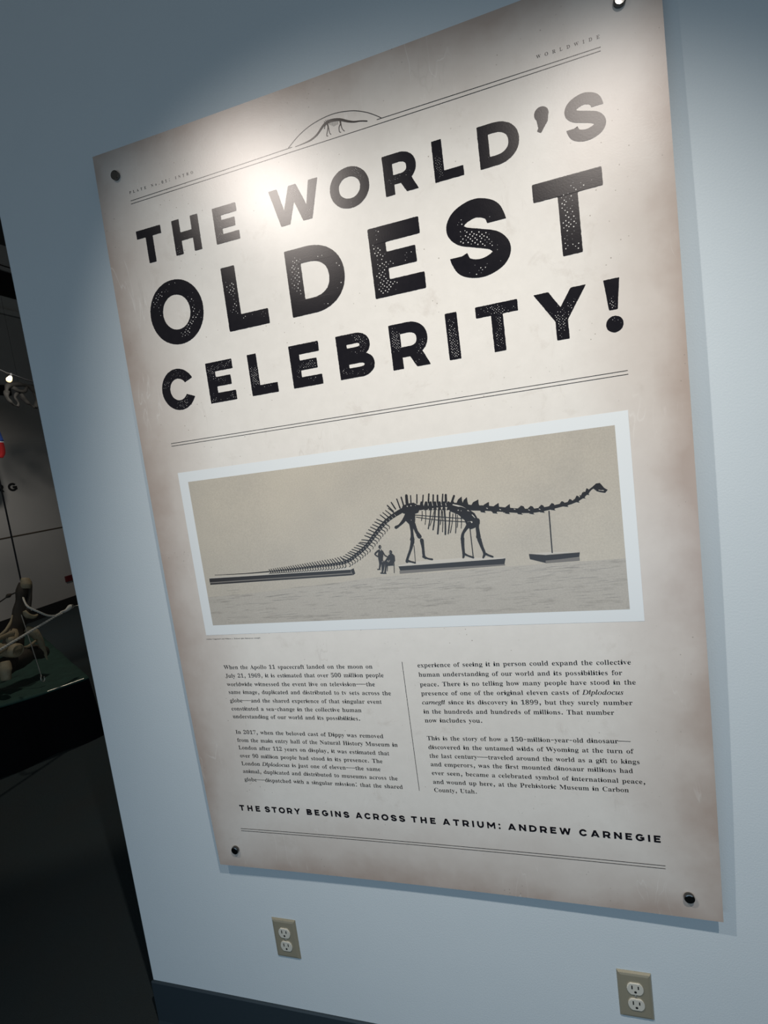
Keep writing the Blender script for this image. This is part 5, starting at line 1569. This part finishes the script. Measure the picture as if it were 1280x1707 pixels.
# ------------------------------------------------------------------ wall outlets
def outlet(x, z, label):
    """x, z: top left corner of the plate"""
    w, h, t = 0.0699, 0.1143, 0.0055
    cx, cz = x + w / 2, z - h / 2
    r = thing('wall_outlet', (cx, 0, cz), label, 'power outlet', 'duplex outlets under the poster')
    bm = bmesh.new()
    back = [bm.verts.new(p) for p in ((x, 0, z - h), (x + w, 0, z - h), (x + w, 0, z), (x, 0, z))]
    b1, b2 = 0.0012, 0.0075
    mid = [bm.verts.new(p) for p in ((x, -b1, z - h), (x + w, -b1, z - h), (x + w, -b1, z), (x, -b1, z))]
    q = 0.0030
    m2 = [bm.verts.new(p) for p in ((x + q, -t + 0.0012, z - h + q), (x + w - q, -t + 0.0012, z - h + q), (x + w - q, -t + 0.0012, z - q), (x + q, -t + 0.0012, z - q))]
    fr = [bm.verts.new(p) for p in ((x + b2, -t, z - h + b2), (x + w - b2, -t, z - h + b2), (x + w - b2, -t, z - b2), (x + b2, -t, z - b2))]
    for A, B_ in ((back, mid), (mid, m2), (m2, fr)):
        for k in range(4):
            bm.faces.new((A[k], A[(k + 1) % 4], B_[(k + 1) % 4], B_[k]))
    bm.faces.new(fr)
    bm.faces.new(back[::-1])
    bmesh.ops.recalc_face_normals(bm, faces=bm.faces)
    link_mesh('plate', bm, M_PLATE, parent=r)
    for s in (1, -1):
        zc = cz + s * 0.0195
        bm = bmesh.new()
        R_, flat = 0.0172, 0.0143
        pts = [(R_ * math.cos(2 * math.pi * k / 40), R_ * math.sin(2 * math.pi * k / 40)) for k in range(40)]
        pts = [(a, max(-flat, min(flat, b_))) for a, b_ in pts]
        dd = (0.0, t + 0.0016, t + 0.0026, t + 0.0026)
        sc_ = (1.0, 1.0, 0.94, 0.80)
        rings = [[bm.verts.new((cx + a * k_, -d_, zc + b_ * k_)) for a, b_ in pts] for d_, k_ in zip(dd, sc_)]
        for A, B_ in zip(rings, rings[1:]):
            for k in range(40):
                bm.faces.new((A[k], A[(k + 1) % 40], B_[(k + 1) % 40], B_[k]))
        bm.faces.new(rings[-1])
        bmesh.ops.recalc_face_normals(bm, faces=bm.faces)
        rc_ = link_mesh('receptacle', bm, M_RECEPT, parent=r, label='pale receptacle face')
        f = t + 0.0026
        for dx_, dz_, w_, h_ in ((-0.0064, 0.0045, 0.0026, 0.0090), (0.0064, 0.0045, 0.0026, 0.0078)):
            bm = bmesh.new()
            box(bm, (cx + dx_ - w_ / 2, -f - 0.0002, zc + dz_ - h_ / 2), (cx + dx_ + w_ / 2, -f + 0.001, zc + dz_ + h_ / 2))
            link_mesh('slot', bm, M_SLOT, parent=rc_, label='black blade slot')
        bm = bmesh.new()
        lathe(bm, Vector((cx, 0, zc - 0.0068)), [(0, f + 0.0002), (0.0028, f + 0.0002), (0.0028, f - 0.001), (0, f - 0.001)], 14)
        link_mesh('ground_hole', bm, M_SLOT, parent=rc_, label='black ground hole')
    bm = bmesh.new()
    lathe(bm, Vector((cx, 0, cz)), [(0, t - 0.0005), (0.0032, t - 0.0005), (0.0032, t + 0.0007), (0.0022, t + 0.0015), (0, t + 0.0017)], 16)
    link_mesh('screw', bm, M_STEEL, parent=r, label='bright steel screw head')
    return r


outlet(-0.0284, -0.5898 + 1.017, 'smaller-looking beige outlet plate below the lower left part of the poster, toward the wall end')
outlet(0.8324, -0.5949 + 1.017, 'larger-looking beige outlet plate at the bottom edge, below the lower right poster corner')

# ------------------------------------------------------------------ the gallery behind
# platform: a low block turned towards the passage
KX, KY = -2.215, 1.500
ea = Vector((-0.515, -0.857, 0))
eb = Vector((-0.857, 0.515, 0))
plat = thing('display_platform', (KX, KY, 0), 'low black skirted display platform with a dark green top beyond the wall end', 'platform')


def on_plat(a, b_, z):
    return Vector((KX, KY, z)) + ea * a + eb * b_


bm = bmesh.new()
LA, LB, HT = 2.3, 2.0, 0.405
cor = [(0, 0), (LA, 0), (LA, LB), (0, LB)]
n_f = 46
loop = []
for (a0, b0), (a1, b1) in zip(cor, cor[1:] + cor[:1]):
    for k in range(n_f):
        loop.append((a0 + (a1 - a0) * k / n_f, b0 + (b1 - b0) * k / n_f))
rings = []
for z, fl in ((0.0, 0.020), (0.2, 0.012), (HT, 0.0)):
    ring = []
    for k, (a, b_) in enumerate(loop):
        w = fl * math.sin(k * 0.9) + fl
        ca, cb = (a - LA / 2) / (LA / 2), (b_ - LB / 2) / (LB / 2)
        ring.append(bm.verts.new(on_plat(a + w * (ca if abs(ca) > .99 else 0), b_ + w * (cb if abs(cb) > .99 else 0), z)))
    rings.append(ring)
for A, B_ in zip(rings, rings[1:]):
    for k in range(len(loop)):
        bm.faces.new((A[k], A[(k + 1) % len(loop)], B_[(k + 1) % len(loop)], B_[k]))
bm.faces.new(rings[-1])
bm.faces.new(rings[0][::-1])
bmesh.ops.recalc_face_normals(bm, faces=bm.faces)
link_mesh('skirt', bm, M_SKIRT, parent=plat)

bm = bmesh.new()
na, nb_ = 60, 54
G = []
for i in range(na + 1):
    row = []
    for j in range(nb_ + 1):
        a, b_ = LA * i / na, LB * j / nb_
        p = on_plat(a, b_, 0)
        z = HT + 0.006 + 0.010 * (noise.noise(p * 3.2) + 0.6) + 0.006 * noise.noise(p * 9)
        hump = math.exp(-(((a - 0.62) / 0.20) ** 2 + ((b_ - 0.20) / 0.17) ** 2))
        z += 0.075 * hump
        row.append(bm.verts.new(Vector((p.x, p.y, z))))
    G.append(row)
for i in range(na):
    for j in range(nb_):
        bm.faces.new((G[i][j], G[i + 1][j], G[i + 1][j + 1], G[i][j + 1]))
geom = bmesh.ops.extrude_face_region(bm, geom=list(bm.faces))
bmesh.ops.translate(bm, verts=[e for e in geom['geom'] if isinstance(e, bmesh.types.BMVert)], vec=(0, 0, -0.012))
bmesh.ops.recalc_face_normals(bm, faces=bm.faces)
link_mesh('green_mat', bm, M_GREEN, parent=plat, smooth=True)
bm = bmesh.new()
tube(bm, [on_plat(0.03, 0.0, HT + 0.012), on_plat(0.12, -0.004, HT + 0.012), on_plat(0.24, -0.004, HT + 0.012)], 0.0026, 6)
link_mesh('edge_strip', bm, M_STEEL, parent=plat, label='thin bright edge strip')

# mounted vertebra with a tall spine
vert = thing('fossil_vertebra', (-2.66, 1.46, 0.42), 'tan fossil vertebra with a tall brown spine standing on the green platform', 'fossil bone')
X = -2.66


def bone(name, pts, radii, m, flat=1.0, wob=0.012, seed=0.0, segs=14, side=None, n=5):
    bm = bmesh.new()
    P = smooth_path(pts, n)
    tube(bm, P, lerp_list(radii, n), segs, flat, wob, seed, side)
    return link_mesh(name, bm, m, parent=vert, smooth=True)


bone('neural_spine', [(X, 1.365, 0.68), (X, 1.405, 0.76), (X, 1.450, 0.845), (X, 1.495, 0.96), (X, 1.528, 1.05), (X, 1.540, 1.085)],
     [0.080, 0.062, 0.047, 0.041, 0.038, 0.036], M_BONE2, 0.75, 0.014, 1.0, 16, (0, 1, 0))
bone('spine_tip', [(X + 0.004, 1.530, 1.045), (X + 0.004, 1.538, 1.072), (X + 0.002, 1.545, 1.098), (X, 1.550, 1.112)], [0.034, 0.041, 0.042, 0.036], M_BONE, 0.8, 0.022, 2.0, 14, (0, 1, 0))
bone('spine_ridge', [(X + 0.030, 1.480, 0.84), (X + 0.030, 1.515, 0.93), (X + 0.028, 1.548, 1.02), (X + 0.018, 1.572, 1.085)], [0.012, 0.015, 0.014, 0.008], M_BONE2, 0.8, 0.008, 2.5)
bone('centrum', [(X + 0.135, 1.305, 0.692), (X + 0.12, 1.305, 0.692), (X + 0.03, 1.31, 0.69), (X - 0.08, 1.315, 0.69), (X - 0.10, 1.315, 0.69)],
     [0.030, 0.048, 0.038, 0.046, 0.02], M_BONE, 1.1, 0.010, 3.0, 18)
bone('neural_arch', [(X + 0.10, 1.30, 0.765), (X + 0.06, 1.34, 0.755), (X + 0.02, 1.39, 0.79)], [0.024, 0.036, 0.026], M_BONE, 1.0, 0.014, 4.0)
bone('transverse_process', [(X + 0.07, 1.34, 0.790), (X + 0.08, 1.30, 0.800), (X + 0.10, 1.22, 0.795), (X + 0.11, 1.10, 0.77)], [0.024, 0.016, 0.013, 0.020], M_BONE, 0.7, 0.008, 5.0)
bone('transverse_process', [(X + 0.07, 1.30, 0.735), (X + 0.10, 1.25, 0.725), (X + 0.11, 1.14, 0.705)], [0.018, 0.012, 0.016], M_BONE, 0.7, 0.008, 5.5)
bone('buttress', [(X + 0.03, 1.392, 0.90), (X + 0.05, 1.352, 0.855), (X + 0.08, 1.27, 0.818), (X + 0.09, 1.16, 0.80)], [0.008, 0.010, 0.011, 0.009], M_BONE, 0.8, 0.006, 6.0)
bone('zygapophysis', [(X + 0.04, 1.472, 0.905), (X + 0.05, 1.480, 0.87), (X + 0.06, 1.510, 0.848), (X + 0.06, 1.540, 0.852)], [0.010, 0.024, 0.020, 0.004], M_BONE, 0.5, 0.010, 7.0)
bone('rib_head', [(X + 0.04, 1.455, 0.785), (X + 0.06, 1.488, 0.745), (X + 0.07, 1.512, 0.67), (X + 0.06, 1.538, 0.58), (X + 0.05, 1.552, 0.52)],
     [0.018, 0.027, 0.025, 0.017, 0.007], M_BONE, 0.6, 0.010, 8.0)
bone('lateral_bar', [(X + 0.10, 1.345, 0.692), (X + 0.10, 1.400, 0.678), (X + 0.085, 1.470, 0.690)], [0.010, 0.009, 0.011], M_BONE, 0.8, 0.006, 9.0)
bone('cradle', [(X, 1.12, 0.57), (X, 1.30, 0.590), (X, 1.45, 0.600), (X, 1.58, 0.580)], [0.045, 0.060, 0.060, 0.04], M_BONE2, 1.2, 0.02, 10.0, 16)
bone('lower_process', [(X + 0.13, 1.215, 0.655), (X + 0.14, 1.20, 0.605), (X + 0.14, 1.190, 0.545)], [0.026, 0.040, 0.026], M_BONE, 0.8, 0.010, 11.0)


def twisted(bm, P, r, turns_per_m, strands=3, segs=6):
    P = [Vector(p) for p in P]
    for s in range(strands):
        dist = 0
        Q = []
        for i, p in enumerate(P):
            if i:
                dist += (p - P[i - 1]).length
            t = (P[min(i + 1, len(P) - 1)] - P[max(i - 1, 0)]).normalized()
            a = Vector((0, 0, 1)) - t * t.z
            a.normalize()
            bb = t.cross(a)
            th = 2 * math.pi * (dist * turns_per_m + s / strands)
            Q.append(p + (a * math.cos(th) + bb * math.sin(th)) * r * 0.62)
        tube(bm, Q, r * 0.46, segs)


rope = thing('rope', (-2.30, 1.20, 0.80), 'white twisted rope stretched across in front of the fossil vertebra', 'rope')
bm = bmesh.new()
A, B_ = Vector((-2.30, 0.62, 0.722)), Vector((-2.30, 1.462, 0.877))
twisted(bm, [A + (B_ - A) * k / 120 for k in range(121)], 0.0080, 20)
link_mesh('strand', bm, M_ROPE, parent=rope, smooth=True)
bm = bmesh.new()
twisted(bm, smooth_path([(-2.42, 1.330, 1.03), (-2.34, 1.285, 0.985), (-2.30, 1.318, 0.935), (-2.30, 1.370, 0.894), (-2.30, 1.430, 0.871), (-2.30, 1.475, 0.874)], 10), 0.0062, 24)
link_mesh('slack_tail', bm, M_ROPE, parent=rope, smooth=True)
bm = bmesh.new()
tube(bm, smooth_path([(-2.30, 1.445, 0.872), (-2.30, 1.470, 0.880), (-2.30, 1.505, 0.882), (-2.30, 1.535, 0.896), (-2.30, 1.548, 0.899)], 5),
     lerp_list([0.007, 0.013, 0.010, 0.012, 0.006], 5), 10, 0.8, 0.016, 3.0)
link_mesh('knot', bm, M_ROPE, parent=rope, smooth=True)
bm = bmesh.new()
tube(bm, [Vector((-2.30, 1.556 + 0.012 * math.cos(a), 0.893 + 0.012 * math.sin(a))) for a in [2 * math.pi * k / 20 for k in range(21)]], 0.0028, 8, cap=False)
tube(bm, [(-2.30, 1.566, 0.890), (-2.30, 1.66, 0.880), (-2.30, 1.90, 0.86)], 0.0022, 6)
link_mesh('eye_hook', bm, M_STEEL, parent=rope, smooth=True)

wire = thing('guy_wire', (-2.50, 1.41, 0.46), 'thin steel guy wire slanting down to the green platform top', 'wire')
bm = bmesh.new()
tube(bm, [(-2.535, 1.382, 0.904), (-2.455, 1.367, 0.489)], 0.0030, 7)
link_mesh('cable', bm, M_STEEL, parent=wire)
bm = bmesh.new()
tube(bm, smooth_path([(-2.455, 1.367, 0.492), (-2.45, 1.357, 0.476), (-2.45, 1.359, 0.454), (-2.45, 1.374, 0.448), (-2.45, 1.382, 0.462), (-2.45, 1.379, 0.476)], 5), 0.0040, 8)
link_mesh('hook', bm, M_STEEL, parent=wire, smooth=True)

bm = bmesh.new()
tube(bm, [(-2.66, 1.522, 1.10), (-2.66, 1.520, 2.5), (-2.66, 1.518, 5.3)], 0.0052, 8)
link_mesh('support_cable', bm, M_BLACK, loc=(-2.66, 1.522, 1.10), label='black vertical cable rising from the tip of the fossil spine', category='cable')

cord = thing('dark_cord', (-2.80, 1.50, 0.99), 'dark cord with a small knot running left from the brown fossil spine', 'cord')
bm = bmesh.new()
tube(bm, smooth_path([(-2.80, 1.10, 0.87), (-2.80, 1.455, 0.982), (-2.80, 1.524, 1.004), (-2.78, 1.60, 1.02)], 5), 0.0048, 8)
link_mesh('line', bm, M_BLACK, parent=cord, smooth=True)
bm = bmesh.new()
tube(bm, smooth_path([(-2.80, 1.502, 0.996), (-2.80, 1.520, 1.004), (-2.80, 1.545, 1.010)], 4), lerp_list([0.004, 0.015, 0.004], 4), 10, 1, 0.006)
link_mesh('knot', bm, M_BONE2, parent=cord, smooth=True)

# lettering on the gallery wall: the end of a longer title
letters = thing('wall_lettering', (XW, 4.22, 1.82), 'black raised RG letters on the grey gallery wall beyond the wall end', 'lettering')
for ch, ya, yb in (('R', 4.020, 4.135), ('G', 4.198, 4.325)):
    bm = bmesh.new()
    for i, sh in enumerate(head_glyph(ch, ya, yb, 1.822, 1.930, 0.028)):
        loops = [[Vector((p[0], p[1], 0)) for p in round_corners(c_, 0.002)] for c_ in sh]
        flat_ = [p for l_ in loops for p in l_]
        xf = XW + 0.006 + 0.0002 * i
        front = [bm.verts.new((xf, p.x, p.y)) for p in flat_]
        for tri in tessellate_polygon(loops):
            try:
                bm.faces.new([front[k] for k in tri])
            except ValueError:
                pass
        off = 0
        for l_ in loops:
            back = [bm.verts.new((XW, p.x, p.y)) for p in l_]
            for k in range(len(l_)):
                k2 = (k + 1) % len(l_)
                bm.faces.new((front[off + k], front[off + k2], back[k2], back[k]))
            off += len(l_)
    bmesh.ops.recalc_face_normals(bm, faces=bm.faces)
    link_mesh('letter', bm, M_BLACK, parent=letters)

bm = bmesh.new()
box(bm, (XW, 4.765, 0.394), (XW + 0.03, 4.90, 0.480), 0.004)
link_mesh('red_wall_box', bm, mat('dark_red_enamel', (0.10, 0.010, 0.012), 0.5), loc=(XW, 4.83, 0.394), label='small dark red box low on the grey gallery wall', category='box')
bm = bmesh.new()
box(bm, (XW, 2.2, 3.130), (XW + 0.05, 4.490, 3.262), 0.004)
link_mesh('wall_rail', bm, M_BLACK, loc=(XW, 3.3, 3.130), label='dark horizontal rail high on the gallery wall behind the hanging bone', category='rail')

# string light
sl = thing('string_light', (-4.0, 2.85, 2.83), 'lit bulb on a drooping black cable high in the gallery', 'string light')
bm = bmesh.new()
tube(bm, smooth_path([(-4.0, 1.9, 3.30), (-4.0, 2.30, 3.10), (-4.0, 2.770, 2.918), (-4.0, 2.871, 2.892), (-4.0, 2.975, 2.866), (-4.0, 3.088, 2.842), (-4.0, 3.6, 2.78), (-4.0, 4.4, 2.80)], 6), 0.0055, 8)
link_mesh('cable', bm, M_BLACK, parent=sl, smooth=True)
bm = bmesh.new()
tube(bm, [(-4.0, 2.871, 2.898), (-4.0, 2.872, 2.880), (-4.0, 2.864, 2.862)], [0.012, 0.014, 0.011], 12)
link_mesh('socket', bm, M_BLACK, parent=sl, smooth=True)
bm = bmesh.new()
tube(bm, smooth_path([(-4.0, 2.866, 2.868), (-4.0, 2.855, 2.852), (-4.0, 2.842, 2.834), (-4.0, 2.834, 2.818), (-4.0, 2.831, 2.812)], 4),
     lerp_list([0.010, 0.020, 0.026, 0.019, 0.003], 4), 14)
link_mesh('bulb', bm, M_BULB, parent=sl, smooth=True, label='glowing warm bulb')

# hanging grey bone cast
hb = thing('hanging_bone_cast', (-4.6, 3.45, 2.93), 'dim grey pelvis bone cast hanging below the string light', 'fossil bone')


def hbone(name, pts, radii, flat=0.8, seed=0.0):
    bm = bmesh.new()
    tube(bm, smooth_path(pts, 5), lerp_list(radii, 5), 12, flat, 0.022, seed)
    return link_mesh(name, bm, M_GREYBONE, parent=hb, smooth=True)


H = -4.6
hbone('ilium', [(H, 3.275, 2.84), (H, 3.31, 2.915), (H, 3.41, 2.945), (H, 3.52, 2.945), (H, 3.595, 2.92), (H, 3.625, 2.86)], [0.022, 0.026, 0.022, 0.026, 0.034, 0.024], 0.8, 1.0)
hbone('pubis', [(H, 3.285, 2.86), (H, 3.270, 2.80), (H, 3.300, 2.74), (H, 3.355, 2.70)], [0.026, 0.024, 0.022, 0.012], 0.8, 2.0)
hbone('ischium', [(H + .02, 3.345, 2.905), (H + .03, 3.40, 2.865), (H + .03, 3.47, 2.865), (H + .02, 3.52, 2.92)], [0.012, 0.016, 0.018, 0.020], 0.8, 3.0)
hbone('pubis', [(H, 3.44, 2.86), (H, 3.46, 2.80), (H, 3.51, 2.745), (H, 3.575, 2.70)], [0.022, 0.026, 0.024, 0.014], 0.8, 4.0)
hbone('ischium', [(H, 3.605, 2.91), (H, 3.625, 2.83), (H, 3.615, 2.75), (H, 3.585, 2.70)], [0.026, 0.020, 0.022, 0.016], 0.8, 5.0)
hbone('sacrum', [(H, 3.42, 2.86), (H, 3.36, 2.80), (H, 3.39, 2.74), (H, 3.37, 2.70)], [0.022, 0.018, 0.018, 0.010], 0.8, 6.0)
bm = bmesh.new()
tube(bm, [(H, 3.44, 2.95), (H, 3.44, 5.3)], 0.0011, 6)
link_mesh('hanger', bm, M_BLACK, parent=hb)

# hanging banner with white, blue and red bands
bn = thing('hanging_banner', (-5.2, 3.40, 2.75), 'white, blue and red banded fabric banner hanging at the left edge', 'banner')


def band(name, z1, z0, yr1, yr0, m, rnd=0.0):
    bm = bmesh.new()
    cols_, rows_ = 16, 8
    G = []
    for j in range(rows_ + 1):
        t = j / rows_
        z = z1 + (z0 - z1) * t
        yr = yr1 + (yr0 - yr1) * t
        if rnd:
            yr += rnd * math.sin(math.pi * min(t * 1.15, 1.0)) - (0.03 * max(0, t - 0.8) / 0.2) ** 1.0
        row = []
        for i in range(cols_ + 1):
            y = 2.9 + (yr - 2.9) * i / cols_
            row.append(bm.verts.new((-5.2 + 0.018 * math.sin(i * 1.1 + t), y, z)))
        G.append(row)
    for j in range(rows_):
        for i in range(cols_):
            bm.faces.new((G[j][i], G[j][i + 1], G[j + 1][i + 1], G[j + 1][i]))
    geom = bmesh.ops.extrude_face_region(bm, geom=list(bm.faces))
    bmesh.ops.translate(bm, verts=[e for e in geom['geom'] if isinstance(e, bmesh.types.BMVert)], vec=(-0.006, 0, 0))
    bmesh.ops.recalc_face_normals(bm, faces=bm.faces)
    link_mesh(name, bm, m, parent=bn, smooth=True)


band('white_band', 2.735, 2.575, 3.590, 3.590, M_WHITE)
band('blue_band', 2.575, 2.395, 3.590, 3.612, M_BLUE)
band('white_stripe', 2.395, 2.383, 3.612, 3.614, M_WHITE)
band('red_band', 2.383, 2.197, 3.612, 3.590, M_RED, 0.012)
bm = bmesh.new()
tube(bm, [(-5.2, 2.85, 2.738), (-5.2, 3.60, 2.738)], 0.010, 10)
tube(bm, [(-5.2, 3.20, 2.738), (-5.2, 3.20, 5.3)], 0.002, 6)
link_mesh('hanging_rod', bm, M_BLACK, parent=bn)
